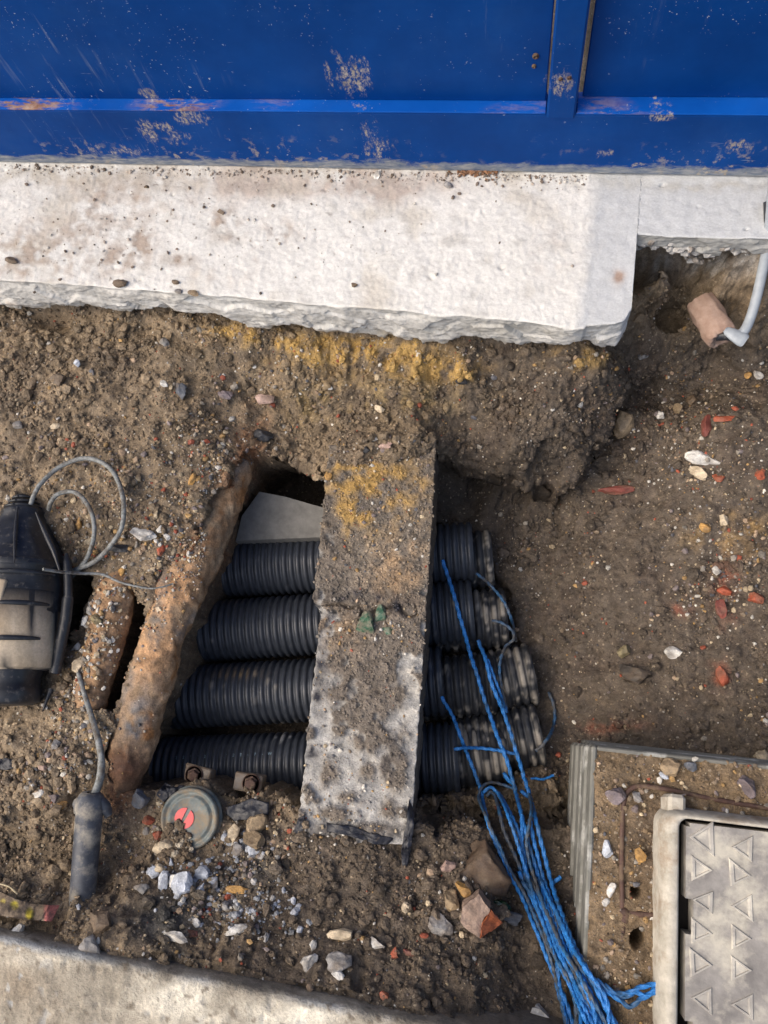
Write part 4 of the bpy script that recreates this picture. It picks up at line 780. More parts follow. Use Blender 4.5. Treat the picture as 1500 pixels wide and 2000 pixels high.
V = q0*[1, 1, 0]+gg[:, :1]*ex+gg[:, 1:]*ey; V[:, 2] = Zc
pq = PJ(V); w1, i1 = wor2(gg/.03, 3); w2, i2 = wor2(gg/.013, 4); w3, i3 = wor2(gg/.0065, 6); k1 = fb2(gg, 9, 3, 7)[:, None]; k2 = fb2(gg, 40, 3, 8)[:, None]
V[:, 2] += -.006+.006*k1[:, 0]+np.where(i1 > .55, dome(w1)-.4, 0)*.005+np.where(i2 > .4, dome(w2)-.5, -.2)*.004+(dome(w3)-.5)*.002-.09*sst(.45, .75, blob(pq, 1245, 1833, 18, 24)+.12*k2[:, 0])-.06*sst(.45, .75, blob(pq, 1243, 1743, 12, 12)+.2*k2[:, 0])+.010*sst(1780, 1900, pq[:, 1])
cc = np.array([.165, .115, .065])*(1+.3*k1+.35*k2); cc = cc+(np.array([.09, .062, .04])-cc)*np.clip(blob(pq, 1270, 1640, 40, 120)*.8+blob(pq, 1300, 1990, 60, 40)*.6, 0, 1)[:, None]
chf = obj('gravelly_fill', V, gridF(len(gu), len(gv)), M['soil'], ch, np.clip(cc, .01, .6)); splat(V); chV, chpx = V, PJ(V)
for pts, r in (([(1216, 1862, 0), (1216, 1800, 0), (1214, 1700, 0), (1216, 1600, 0), (1220, 1560, 0), (1232, 1541, 0), (1256, 1535, 0), (1310, 1543, 0), (1400, 1562, 0), (1520, 1582, 0)], .0046), ([(1218, 1781, 0), (1250, 1785, 0), (1292, 1787, 0)], .0055), ([(1214, 1775, 0), (1222, 1786, 0), (1216, 1800, 0)], .008)):
    V, F = loft(spline(US([(a, b, Zc-.0008) for a, b, c in pts]), 90), r, 10, None, 0, True, lambda V: .001*fb3(V, 90, 2, 4)); obj('rusty_bar', V, F, M['bar'], ch)
Zl = -.035
f0 = U(1300, 1583, Zl); f1 = U(1500, 1606, Zl); fa = math.atan2(f1[1]-f0[1], f1[0]-f0[0]); fx = np.array([math.cos(fa), math.sin(fa), 0]); fy = np.array([-fx[1], fx[0], 0])
FW, FD = .50, .362
fr_ = empty('manhole_surround', (*(f0+fx*FW/2-fy*FD/2)[:2], Zc), 'cream cement coated frame around the patterned access lid', 'manhole frame')
fl = lambda V: f0*[1, 1, 0]+V[:, :1]*fx+V[:, 1:2]*fy+np.c_[np.zeros((len(V), 2)), V[:, 2]]
def rr_ring(u0, u1, v0, v1, rad, n=10):
    out = []
    for cx, cy, a0 in ((u1-rad, v1-rad, 0), (u0+rad, v1-rad, 90), (u0+rad, v0+rad, 180), (u1-rad, v0+rad, 270)):
        for q in np.linspace(0, 90, n): out.append((cx+rad*math.cos(math.radians(a0+q)), cy+rad*math.sin(math.radians(a0+q))))
    return np.array(out)
i0, i1_, j0, j1 = .028, FW-.03, -FD+.022, -.014
rings = [(rr_ring(-.008, FW+.008, -FD-.008, .004, .03), Zc-.03), (rr_ring(-.005, FW+.005, -FD-.005, .002, .028), Zl-.022), (rr_ring(.002, FW-.002, -FD+.001, -.001, .026), Zl-.006), (rr_ring(.006, FW-.006, -FD+.005, -.005, .023), Zl), (rr_ring(i0-.008, i1_+.008, j0-.007, j1+.007, .016), Zl+.001), (rr_ring(i0-.004, i1_+.004, j0-.004, j1+.004, .014), Zl-.003), (rr_ring(i0-.003, i1_+.003, j0-.003, j1+.003, .014), Zl-.05)]
V = np.concatenate([np.c_[fl(np.c_[r_, np.full(len(r_), z_)])] for r_, z_ in rings]); n_ = len(rings[0][0])
V[:, 2] += .002*fb3(V, 30, 2, 4); V[:, :2] += .002*fb3(V, 25, 3, 6)[:, None]
obj('rim', V, gridF(len(rings), n_, True)[:, ::-1], M['cream'], fr_)
V, F = box((.012, -.010, Zc-.01), (.042, .030, Zl-.022), .006); V = fl(V); V[:, :2] += (V[:, 2:]-Zl)*.1; obj('corner_lug', V, F, M['cream'], fr_, smooth=False)
V, F = box((i0-.006, j0-.006, Zl-.062), (i1_+.006, j1+.006, Zl-.05), .002); obj('dark_well', fl(V), F, M['hole'], fr_, smooth=False)  # black floor painted as the shade below gap and notch
li = empty('manhole_cover', tuple(f0+fx*FW/2-fy*FD/2-[0, 0, .02]), 'weathered access lid with raised triangle tread and a square key notch', 'manhole cover')
# lid plate with a notch on its left edge
nv0, nv1 = -.192, -.137; a0, a1, b0, b1 = i0+.007, i1_-.002, j0+.002, j1-.002
out = np.array([(a0+.008, b1), (a0, b1-.008), (a0, nv1), (a0+.016, nv1-.004), (a0+.018, nv1-.012), (a0+.018, nv0+.012), (a0+.014, nv0), (a0, nv0), (a0, b0+.016), (a0+.028, b0+.016), (a0+.030, b0), (a1, b0), (a1, b1)])[::-1]
import bmesh
nc = a0+.0125; zz0, zz1 = Zl-.04, Zl-.0015; e_ = 1e-5
V, F = join([box((nc, b0, zz0), (a1, b1, zz1), e_), box((a0, nv1, zz0), (nc, b1-.006, zz1), e_), box((a0+.006, b1-.006, zz0), (nc, b1, zz1), e_), box((a0, b0+.016, zz0), (nc, nv0, zz1), e_)])
obj('lid_plate', fl(V), F, M['lid'], li, smooth=False)
def tri_ring(cx, cy, w, h, right, hgt=.0032):
    hgt *= RS.uniform(.7, 1.25); w *= RS.uniform(.9, 1.08); h *= RS.uniform(.92, 1.06); s = 1 if right else -1
    T = np.array([(-w/2*s, -h/2), (w/2*s, 0), (-w/2*s, h/2)]); T = T+RS.randn(3, 2)*.0009; T = T if s > 0 else T[::-1]
    lv = [(1.12, 0), (1.0, 1.0), (.74, 1.0), (.60, .12)]
    V = np.concatenate([np.c_[T*k+[cx, cy], np.full(3, Zl-.0018+hgt*q)] for k, q in lv]); F = [gridF(4, 3, True)[:, ::-1], np.array([[9, 10, 11]])]
    return V, F
for cxp, lst in ((1371, [(1637, 0), (1698, 1), (1760, 0), (1820, 1), (1882, 1), (1952, 0)]), (1449, [(1655, 0), (1708, 1), (1772, 0), (1832, 1), (1894, 1), (1963, 0)]), (1526, [(1662, 0), (1718, 1), (1780, 0), (1842, 1), (1905, 1), (1972, 0)])):
    for yp, rt in lst:
        q = U(cxp, yp, Zl)-f0; u_, v_ = q@fx, q@fy; big = yp == 1637
        V, F = tri_ring(u_, v_, .031*(1.15 if big else 1), .038*(1.3 if big else 1), rt); obj('tread_triangle', fl(V), F, M['ridge'], li, smooth=False)

# ------------------------------------------------------------------ blue draw ropes
ROPE = {}
def rope(name, P, r, mt, label=None, parent=None, cat='rope', group=None):
    n = len(P); s = np.r_[0, np.cumsum(np.linalg.norm(np.diff(P, axis=0), axis=1))]
    P = P+np.stack([fb3(P, 15, 2, 3), fb3(P, 15, 2, 6), 0*P[:, 0]], 1)*.0013
    V, F = loft(P, r, 12, lambda th, k: 1+.34*np.cos(3*(th-s[k]/(r*16)*2*math.pi)), 0, True); o = obj(name, V, F, mt, parent)
    if label: tag(o, label, cat, group)
    return o
GR = 'blue draw ropes leaving the ducts'
def npt(pts): return int(np.linalg.norm(np.diff(np.array([p[:2] for p in pts]), axis=0), axis=1).sum()/2.2)
def rp(pts, r, mt, label, lift=.007, sm=7, **k):
    return rope('blue_rope', drape(pts, lift, npt(pts), r, sm), r, mt, label, group=GR, **k)
rp([(864, 1094), (868, 1106), (880, 1142), (905, 1230), (935, 1330), (965, 1420), (988, 1480), (1008, 1550), (1033, 1650), (1062, 1745), (1106, 1855), (1150, 1945), (1185, 2040)], .0040, M['rope'], 'longest bright blue rope, starting from the duct nearest the footing', .016)
rp([(934, 1250), (948, 1285), (960, 1335), (983, 1390), (1000, 1440), (1018, 1500), (1036, 1560), (1056, 1640), (1078, 1725), (1112, 1825), (1162, 1925), (1215, 2030)], .0040, M['rope'], 'bright blue rope starting between the muddy ducts, rightmost along the bundle', .018)
rp([(862, 1360), (870, 1375), (886, 1404), (905, 1455), (924, 1500), (940, 1548), (958, 1620), (992, 1700), (1030, 1775), (1072, 1880), (1108, 1965), (1130, 2040)], .0036, M['rope'], 'bright blue rope starting at the flared duct mouth beside the beam', .012)
rp([(952, 1288), (962, 1315), (976, 1352), (990, 1392)], .0032, M['rope'], 'short blue rope length lying alongside the longer ropes on the ducts', .010)
rp([(886, 1464), (905, 1461), (930, 1461), (962, 1464), (986, 1468), (1012, 1474)], .0034, M['rope'], 'short blue cord lying crosswise over the nearest muddy duct', .007)
rp([(930, 1120), (955, 1140), (984, 1175), (1000, 1215), (1008, 1252)], .0032, M['dullrope'], 'dull muddy blue rope arching over the far muddy ducts', .008)
rp([(960, 1212), (980, 1217), (1000, 1232), (1002, 1250), (986, 1264), (975, 1300), (980, 1345), (990, 1385)], .0032, M['dullrope'], 'dull rope loop curling between the second and third muddy ducts', .010)
rp([(1072, 1352), (1081, 1375), (1083, 1405), (1076, 1432), (1060, 1455), (1046, 1466)], .0034, M['dullrope'], 'dark muddy rope arc on the clay right of the ducts', .006)
rp([(1020, 1528), (1040, 1520), (1060, 1522), (1081, 1514)], .0026, M['rope'], 'frayed thin blue rope tail pointing right below the ducts', .006)
hk = empty('rope_hank', tuple(U(1050, 1750, -.2)), 'looped hank of many blue rope strands running down to the lower edge', 'rope hank')
rs = np.random.RandomState(5)
HS = [([(1010, 1543), (984, 1534), (958, 1529), (942, 1537), (935, 1553), (939, 1569), (952, 1598), (961, 1623), (976, 1655), (990, 1690), (1006, 1718), (1030, 1756), (1052, 1806), (1080, 1890), (1112, 2035)], 1),
      ([(944, 1548), (956, 1538), (970, 1546), (984, 1570), (994, 1598), (1006, 1632), (1024, 1690), (1050, 1770), (1086, 1870), (1130, 1960), (1160, 2035)], 0),
      ([(950, 1556), (958, 1546), (968, 1556), (976, 1585), (984, 1622), (1004, 1668), (1030, 1730), (1062, 1800), (1104, 1900), (1150, 2035)], 1),
      ([(962, 1540), (978, 1553), (993, 1580), (1006, 1608), (1016, 1634), (1024, 1665), (1030, 1705), (1044, 1750), (1074, 1820), (1120, 1915), (1190, 2035)], 0),
      ([(1019, 1592), (1020, 1640), (1023, 1692), (1038, 1745), (1070, 1820), (1110, 1900), (1170, 2035)], 0),
      ([(1032, 1548), (1037, 1570), (1036, 1596), (1029, 1640), (1033, 1680), (1046, 1722), (1060, 1762), (1092, 1835), (1140, 1920), (1205, 2035)], 1),
      ([(1034, 1600), (1046, 1655), (1058, 1705), (1078, 1760), (1104, 1825), (1150, 1905), (1222, 2035)], 0)]
LB = np.array([(1008, 1690), (1044, 1765), (1064, 1832), (1086, 1922), (1114, 2035)], float); RB = np.array([(1056, 1690), (1090, 1785), (1136, 1880), (1190, 1955), (1232, 2035)], float)
for k in range(11):
    a = (k+.5)/11; wv = np.clip(a+rs.randn(5)*.12, 0, 1); P = LB+(RB-LB)*wv[:, None]; P[0, 1] += rs.rand()*40; HS.append(([tuple(p) for p in P], int(k in (2, 6, 9))))
for k, (P, dull) in enumerate(HS):
    r = rs.uniform(.0030, .0037); D = drape(P, .007+.018*rs.rand(), npt(P), r, 9); rope('strand', D, r, M['dullrope'] if dull else M['rope'], None, hk)
for P in ([(1165, 1915), (1195, 1938), (1225, 1940), (1252, 1928), (1282, 1922)], [(1170, 1930), (1205, 1950), (1230, 1966), (1250, 1952), (1282, 1936)], [(1180, 1925), (1215, 1948), (1240, 1938), (1264, 1944), (1280, 1930)], [(983, 1509), (992, 1520), (1003, 1531)], [(985, 1515), (994, 1524), (1004, 1533)], [(1016, 1544), (1024, 1550), (1032, 1556)], [(1034, 1712), (1042, 1720), (1052, 1716)], [(1096, 1712), (1084, 1722), (1076, 1732)]):
    rope('strand', drape(P, .016, npt(P), .0034, 5), .0036, M['rope'], None, hk)

# ------------------------------------------------------------------ warning tape scrap
tl = np.array([(-20, 1738), (0, 1742), (30, 1756), (60, 1765), (95, 1768), (116, 1768)], float); bl = np.array([(-20, 1790), (0, 1788), (30, 1793), (55, 1797), (80, 1798), (100, 1800)], float)
nt_ = 60; rowsV = []
for q in np.linspace(0, 1, 12):
    e = tl+(bl-tl)*q; t_ = np.linspace(0, 1, nt_); e = np.stack([np.interp(t_, np.linspace(0, 1, 6), e[:, k]) for k in (0, 1)], 1); rowsV.append([U(a, b, top(*U(a, b, -.12)[:2])+.008+.006*math.sin(a*.06+q*2)) for a, b in e])
V = np.array(rowsV).reshape(-1, 3); pq = PJ(V); k2 = fb3(V, 60, 3, 4)[:, None]; cc = np.array([.25, .19, .13])*(1+.3*k2); kk = k2
MX = lambda c, new, a: c+(np.array(new)*(1+.15*k2)-c)*np.clip(a, 0, 1)[:, None]
cc = MX(cc, (.62, .50, .06), (sst(.8, .2, np.hypot((pq[:, 0]-28)/14, (pq[:, 1]-1768)/14))+sst(.9, .3, np.hypot((pq[:, 0]-58)/12, (pq[:, 1]-1786)/20))+sst(.9, .3, np.hypot((pq[:, 0]-6)/8, (pq[:, 1]-1760)/6)))*(.7+k2[:, 0]))
cc = MX(cc, (.62, .20, .17), sst(84, 90, pq[:, 0])*(.85+.6*k2[:, 0]))
tp = obj('warning_tape', np.concatenate([V, V-[0, 0, .0012]]), [gridF(12, nt_)[:, ::-1], gridF(12, nt_)+len(V)], M['stone'], None, np.concatenate([cc, cc])); tag(tp, 'dirty scrap of yellow and red warning tape at the lower left edge', 'tape')
cable('dry_straw', drape([(-5, 1725), (18, 1732), (34, 1746)], .016, 20, .002), .0018, m_plain('straw', (.4, .33, .2), (.5, .42, .27)), 'thin pale straw curl over the warning tape', 'straw', 6)

# ------------------------------------------------------------------ prominent stones, each a thing of its own
CK = dict(white=(.66, .64, .59), cream=(.56, .46, .32), grey=(.26, .25, .24), blue=(.44, .47, .52), brick=(.36, .085, .04), dull=(.20, .055, .04), pink=(.42, .29, .24), tan=(.30, .22, .13), ochre=(.46, .26, .08), dark=(.025, .026, .03), brown=(.13, .09, .055), olive=(.24, .2, .11), slate=(.10, .11, .13), purple=(.17, .14, .15), clod=(.15, .11, .075))
def rock(x, y, w_, h_, rot, key, label, name='stone', lift=.32, lvl=2, facets=9, mt=None, cat='stone', pos=None, thick=.75):
    seed = int(x*7+y*13) % 99991; r = np.random.RandomState(seed); Vt, Ft = ICO[lvl]; V = Vt.copy()
    for _ in range(facets):
        d = r.randn(3); d /= np.linalg.norm(d); c = r.uniform(.42, .82); q = V@d; V = V-np.outer(np.maximum(q-c, 0), d)
    V = V*(1+.17*fb3(V+seed % 50, 1.9, 3, seed % 40))[:, None]; mx = np.abs(V).max(0); V = V/mx
    if pos is None:
        k = ground(x, y); g = SV[k]; nrm = NRM[k]*.5+np.array([0, 0, .5])
    else: g = np.array(pos); nrm = np.array([0, 0, 1.])
    nrm = nrm/np.linalg.norm(nrm); mpp = (HCAM-g[2])/FPX*1.14; hw, hh = w_*mpp/2, h_*mpp/2; ht = min(hw, hh)*thick
    a = -math.radians(rot)+math.radians(-6); V = V*[hw, hh, ht]; V = np.c_[V[:, 0]*math.cos(a)-V[:, 1]*math.sin(a), V[:, 0]*math.sin(a)+V[:, 1]*math.cos(a), V[:, 2]]
    Mr = rotz_n(nrm[None], np.array([0.]))[0]; V = V@Mr.T+g+nrm*ht*lift
    base_ = np.array(CK[key]) if key in CK else np.array([.3, .3, .3]); k2 = fb3(V, 60, 3, seed % 30)[:, None]; k1 = fb3(V, 25, 3, seed % 37)[:, None]
    cc = base_*(1+.3*k2+.25*k1); mudm = sst(.15, .6, fb3(V, 40, 3, seed % 23)+.25)[:, None]*.45; cc = cc+(np.array([.14, .10, .065])-cc)*mudm*(key not in ('blue', 'dark'))
    o = obj(name, V, Ft, mt or M['stone'], None, np.clip(cc, .01, .8), lvl > 2); tag(o, label, cat); return o
ST = '''440 775 32 24 20 purple|smooth purple grey pebble in the left bank under the footing
520 782 42 22 -12 pink|oblong pinkish white pebble above the black lump
355 770 34 30 30 slate|dark bluish stone beside the grey pale chips in the left bank
325 753 18 14 10 white|small pale chip just above the dark bluish stone
155 708 20 16 0 blue|little blue grey chip high on the left bank
182 725 18 11 20 slate|smaller dark blue chip just right of the blue grey chip
120 742 34 28 0 clod|rounded brown clod on the upper left bank
108 838 26 13 -18 cream|narrow cream pebble on the left bank above the cable loops
40 838 24 20 20 grey|grey cobble at the left edge above the joint
322 668 26 24 0 grey|pale grey stone under the footing's lower edge on the left
378 942 13 32 5 ochre|upright orange oblong pebble right of the large cable loop
416 938 20 17 0 slate|dark slate stone just right of the orange oblong pebble
268 940 20 13 10 cream|cream pebble just right of the large cable loop
281 1041 52 26 12 white|whitish mortar chunk between cable loop and thick rusty pipe
318 1074 16 22 -25 brick|bright orange red brick chip above the thin wire
327 1051 17 11 20 white|white chip right above the orange red brick chip
208 1098 18 20 10 ochre|yellow pebble where the two grey cables meet
227 1092 22 19 0 pink|pinkish grey pebble right of the yellow pebble
239 1116 14 22 10 ochre|orange brown pebble just above the thin wire
253 1124 20 11 5 purple|small purple pebble lying against the thin wire
157 1028 16 24 15 ochre|orange flint flake inside the small cable loop
130 1018 20 8 3 white|white sliver inside the small cable loop
171 1055 18 16 -30 cream|cream pebble against the right side of the small loop
35 968 16 22 -10 tan|tan pebble above the black joint's neck
165 1214 22 26 20 white|largest white stone on the short rusty pipe
192 1212 24 24 0 olive|olive green stone on the short rusty pipe
157 1300 30 27 5 cream|cube shaped cream stone at the head of the descending cable
148 1262 12 19 10 white|narrow white pebble above the cube shaped cream stone
175 1190 14 11 20 white|small white pebble near the top of the short rusty pipe
152 1402 24 25 0 white|jagged white stone left of the descending cable
170 1427 22 19 20 white|second jagged white stone touching the descending cable
312 1190 15 11 15 cream|cream pebble lodged at the top of the thick pipe
82 1545 24 20 -25 white|clean white flint left of the end sleeve
101 1558 22 17 0 purple|dusty purple stone below the clean white flint
124 1573 15 24 30 ochre|honey coloured pebble left of the end sleeve's flange
85 1498 22 16 10 pink|pink pebble on the left slope above the white flint
112 1450 18 18 0 grey|small grey stone on the left slope below the joint
148 1432 16 26 -10 ochre|golden pebble beneath the jagged white stones
276 1560 36 34 20 slate|dark rounded pebble at the foot of the thick rusty pipe
296 1602 24 18 -10 brick|deep red brick chip left of the round cap
312 1632 18 18 0 brick|second red brick chip below left of the round cap
321 1649 40 29 -15 cream|large smooth cream pebble below the round cap
360 1726 44 42 25 blue|largest blue white limestone lump below the round cap
398 1705 27 28 0 blue|squarish blue white lump right of the largest limestone lump
338 1719 22 23 10 white|white lump touching the largest limestone lump on its left
318 1724 22 40 -20 blue|long blue white lump left of the white lump
298 1703 20 20 0 blue|small blue grey lump at the upper left of the limestone heap
272 1734 30 22 10 grey|flat grey stone at the left end of the limestone heap
420 1727 17 22 -20 grey|grey pebble right of the limestone heap
396 1738 18 26 20 blue|slim blue white lump under the squarish lump
312 1692 22 17 5 cream|cream chip above the limestone heap
330 1680 15 12 0 blue|pale blue chip just below the large smooth cream pebble
503 1611 34 36 0 tan|tan block of stone right of the membrane scrap
500 1640 42 32 -10 tan|broad tan stone under the tan block
493 1663 26 26 15 blue|blue white lump under the broad tan stone
466 1657 24 22 0 grey|pale grey lump left of the blue white lump
463 1630 22 28 30 cream|cream angular stone left of the broad tan stone
462 1735 44 16 -12 ochre|flat ochre stone right of the limestone heap
533 1693 18 20 -30 cream|cream angular chip alone on the soil below the beam
348 1829 48 20 12 white|flat whitish stone near the kerb
205 1806 60 48 10 clod|big muddy clod beside the tip of the end sleeve
180 1848 42 34 -10 grey|muddy grey cobble against the kerb
38 1815 20 26 0 white|white pebble below the warning tape
468 1816 44 18 -25 white|whitish elongated stone on the soil above the kerb
385 1800 20 14 10 white|small white stone left of the whitish elongated stone
378 1822 26 14 0 dull|dull red brick chip near the flat whitish stone
600 1876 26 34 5 white|brightest white stone near the kerb's right end
615 1848 13 20 0 white|small white pebble just above the brightest white stone
664 1877 42 34 -15 grey|rough grey flint right of the brightest white stone
668 1828 46 24 -15 cream|cream flat flint above the rough grey flint
732 1842 32 20 5 white|white rimmed shell like flint right of the cream flat flint
655 1906 24 14 0 white|white flake below the rough grey flint
948 1692 92 78 10 rustlump|large rusty brown lump left of the blue rope hank
905 1738 28 22 0 ochre|ochre stone below left of the rusty brown lump
884 1762 34 38 20 tan|tan flint between ochre stone and brick fragment
866 1806 42 34 0 grey|grey cobble left of the brick fragment
872 1690 26 24 0 pink|pinkish stone left of the rusty brown lump
998 1790 38 22 -5 slate|dark flint right of the brick fragment
775 1861 14 20 10 brick|red brick crumb on the soil in the lower middle
803 1858 24 11 5 dull|dull red flake right of the red brick crumb
748 1945 20 14 20 brick|red chip near the lower edge above the kerb end
1055 1980 46 30 25 white|broken white ceramic piece at the lower edge beside the ropes
795 1768 16 20 0 cream|cream pebble on the dark soil below the beam's right corner
1210 830 42 50 20 tan|large tan flint under the corner of the white footing
1378 836 24 48 5 dull|upright red brick shard on the dark right slope
1416 818 46 14 -6 brick|slender red brick shard pointing right on the dark slope
1356 781 25 25 0 brown|round brown pebble above the red brick shards
1322 798 18 22 -20 tan|tan chip left of the round brown pebble
1289 811 18 16 10 white|jagged white chip on the dark slope
1484 735 20 18 0 white|white stone at the right edge under the cable
1465 735 15 13 0 ochre|small orange pebble left of the white stone at the right edge
1368 899 60 26 4 white|large whitish flint on the right bank
1364 928 42 24 12 cream|cream flint right below the large whitish flint
1400 935 24 15 8 brick|orange brick chip right of the cream flint
1207 958 72 18 -18 dull|long dull red tile sliver at the pit's far edge
1482 926 18 20 0 brick|red brick chip at the right edge of the bank
1372 1030 20 18 0 ochre|golden flint in the gravel seam on the right bank
1408 1018 20 22 10 cream|cream flint in the gravel seam right of the golden flint
1402 1119 19 18 -10 white|pure white chip below the gravel seam
1409 1152 26 20 0 brick|upper crumbled brick patch below the pure white chip
1412 1185 22 40 -18 dull|lower long crumbled brick patch on the right bank
1475 1163 26 20 0 brick|orange brick lump at the right edge of the bank
1310 1277 30 23 0 white|lone white lump on the trodden clay floor
1403 1318 28 32 0 brick|flat orange brick patch on the clay floor near the chamber
1221 1278 24 24 0 olive|round olive pebble above the dark lump on the clay
1238 1313 58 36 10 darkclod|dark earth lump on the clay floor
1255 700 22 14 -15 grey|grey chip in the dark soil at the footing corner
1488 1480 26 30 0 cream|cream stone on the soil behind the chamber
740 796 22 14 5 cream|cream pebble on the slope below the sand seam
755 876 27 17 -30 pink|pinkish pebble at the far end of the beam
642 930 15 16 0 ochre|bright orange pebble on the beam's far left corner
898 748 28 14 10 dark|black cinder under the sand seam
712 880 18 14 0 dark|small black cinder at the far end of the beam
645 757 24 14 0 white|white flecked stone at the bottom of the sand seam'''
CK['rustlump'] = (.075, .048, .03); CK['darkclod'] = (.035, .028, .022)
for ln in ST.split('\n'):
    a, lab = ln.split('|'); x, y, w_, h_, rt, key = a.split(); x, y, w_, h_, rt = map(float, (x, y, w_, h_, rt)); pos = None
    q = U(x, y, -.2)
    if 580 < x < 830 and 900 < y < 1620: pos = beamV[((beampx-[x, y])**2).sum(1).argmin()]
    for pv, pp_ in ((pipe2V, pipe2px), (pipeV, pipepx)):
        d = ((pp_-[x, y])**2).sum(1)-pv[:, 2]*100
        if d.min() < 45 and y < 1440: pos = pv[d.argmin()]
    rock(x, y, w_, h_, rt, key, lab, 'clod' if 'clod' in key else 'brick_chip' if key in ('brick', 'dull') else 'stone', cat='brick' if key in ('brick', 'dull') else 'stone', pos=pos, lvl=3 if w_ > 60 else 2, thick=.7 if key == 'rustlump' else .8, lift=.12 if key == 'rustlump' else .42)
for x, y, w_, h_, rt, key, lab in ((520, 853, 42, 30, -8, 'dark', 'shiny black tar lump at the top corner of the hole'), (232, 1070, 42, 20, -14, 'dark', 'black tar lump beside the grey cable ends')):
    rock(x, y, w_, h_, rt, key, lab, 'tar_lump', mt=M['wetstone'], cat='lump', lvl=3)
# stones and clods resting on the footing
for x, y, w_, h_, rt, key, lab in ((738, 342, 15, 26, 15, 'white', 'upright white chip leaning at the foot of the hoarding'), (877, 362, 22, 16, 0, 'grey', 'small grey clod on the footing below the hoarding'), (236, 554, 36, 22, -8, 'clod', 'largest brown clod on the footing front edge'), (380, 574, 28, 13, 5, 'tan', 'flat tan clod on the footing front edge'), (350, 570, 20, 12, 0, 'grey', 'grey crumb left of the flat tan clod'), (343, 551, 18, 12, 0, 'clod', 'small brown crumb above the grey crumb on the footing'), (692, 557, 15, 11, 0, 'brown', 'lone brown pebble stuck on the white footing'), (287, 366, 13, 10, 0, 'brown', 'dark crumb on the footing near the hoarding on the left'), (432, 415, 16, 11, 10, 'clod', 'brown crumb in the speckled patch of the footing'), (24, 511, 34, 18, 5, 'clod', 'muddy crumb at the left end of the footing')):
    rock(x, y, w_, h_, rt, key, lab, 'clod', pos=U(x, y, .0015), lift=.35)
for x, y, w_, h_, rt, key, lab in ((1312, 1499, 36, 30, 10, 'tan', 'round tan stone on the chamber fill'), (1350, 1494, 24, 20, 0, 'slate', 'dark stone right of the round tan stone on the chamber'), (1296, 1514, 18, 10, 20, 'blue', 'blue grey chip on the chamber fill under the round tan stone'), (1462, 1535, 36, 36, 5, 'purple', 'square purple grey stone on the chamber fill'), (1188, 1660, 20, 30, -10, 'blue', 'rounded blue grey pebble on the chamber fill'), (1194, 1738, 13, 24, 10, 'white', 'tall white chip on the chamber fill'), (1183, 1762, 13, 13, 0, 'white', 'small white chip under the tall white chip on the chamber'), (1250, 1668, 20, 24, 0, 'ochre', 'orange stone on the chamber fill beside the rusty bar'), (1200, 1552, 34, 30, 0, 'purple', 'flat brown purple stone at the chamber corner'), (1242, 1556, 17, 17, 0, 'grey', 'grey pebble inside the rusty bar corner'), (1240, 1580, 15, 14, 0, 'purple', 'small purple pebble below the grey pebble by the rusty bar')):
    rock(x, y, w_, h_, rt, key, lab, pos=U(x, y, Zc+.001), lift=.3)
rock(880+98, 1764, 40, 18, 12, 'dark', 'curved dark green bottle glass shard beside the rusty lump', 'glass_shard', mt=M['darkglass'], cat='glass', lvl=3)
def shard(x, y, w_, h_, rot, lab):
    g = beamV[((beampx-[x, y])**2).sum(1).argmin()]; rock(x, y, w_, h_, rot, 'grey', lab, 'glass_shard', mt=M['glass'], cat='glass', pos=g, lvl=2, facets=14)
shard(716, 1222, 38, 46, 20, 'largest green glass shard lying on the concrete beam'); shard(745, 1200, 28, 34, -20, 'smaller green glass shard upper right of the largest on the beam'); shard(757, 1230, 24, 16, 10, 'dull green glass chip lower right on the beam')
# half brick fragment with a freshly broken orange face
bx0 = SV[ground(938, 1800)]+[0, 0, .02]
bf = empty('brick_fragment', tuple(bx0-[0, 0, .03]), 'broken brick with one grey face and one fresh orange face', 'brick')
Tp = US([(905, 1770), (935, 1748), (957, 1776), (942, 1802), (936, 1832), (918, 1822), (900, 1800)], bx0[2]+.02); Or = US([(957, 1776), (980, 1808), (936, 1832), (942, 1802)], bx0[2]+.0); Or[0] = Tp[2]; Or[3] = Tp[3]; Or[2] = Tp[4]; Or[1][2] -= .025
c = Tp.mean(0); n_ = 7; lowr = Tp.copy(); lowr[:, 2] -= .05; lowr = c*[1, 1, 0]+(lowr-c*[1, 1, 0])*[1.08, 1.08, 1]
V = np.concatenate([lowr, Tp, [c+[0, 0, .003]]]); j = np.arange(n_); j2 = (j+1) % n_
F = [np.stack([j, j2, n_+j2, n_+j], 1)[:, ::-1], np.stack([n_+j, n_+j2, np.full(n_, 2*n_)], 1)[:, ::-1]]
def subd(V, F, it, amp, sc_, seed):
    me = mesh('t', V, F); bm = bmesh.new(); bm.from_mesh(me); bmesh.ops.recalc_face_normals(bm, faces=bm.faces); bmesh.ops.triangulate(bm, faces=bm.faces)
    bmesh.ops.subdivide_edges(bm, edges=bm.edges, cuts=it, use_grid_fill=True); bmesh.ops.triangulate(bm, faces=bm.faces); bm.verts.index_update()
    V = np.array([v.co[:] for v in bm.verts]); F = np.array([[v.index for v in f.verts] for f in bm.faces]); bm.free(); bpy.data.meshes.remove(me)
    return V+np.stack([fb3(V, sc_, 3, seed+k) for k in range(3)], 1)*amp, F
V, F = subd(V, F, 5, .003, 45, 3); k2 = fb3(V, 70, 3, 5)[:, None]; k1 = fb3(V, 25, 3, 6)[:, None]
cc = np.array([.24, .17, .13])*(1+.3*k2+.25*k1); obj('weathered_face', V, F, M['stone'], bf, np.clip(cc, .02, .6), False)
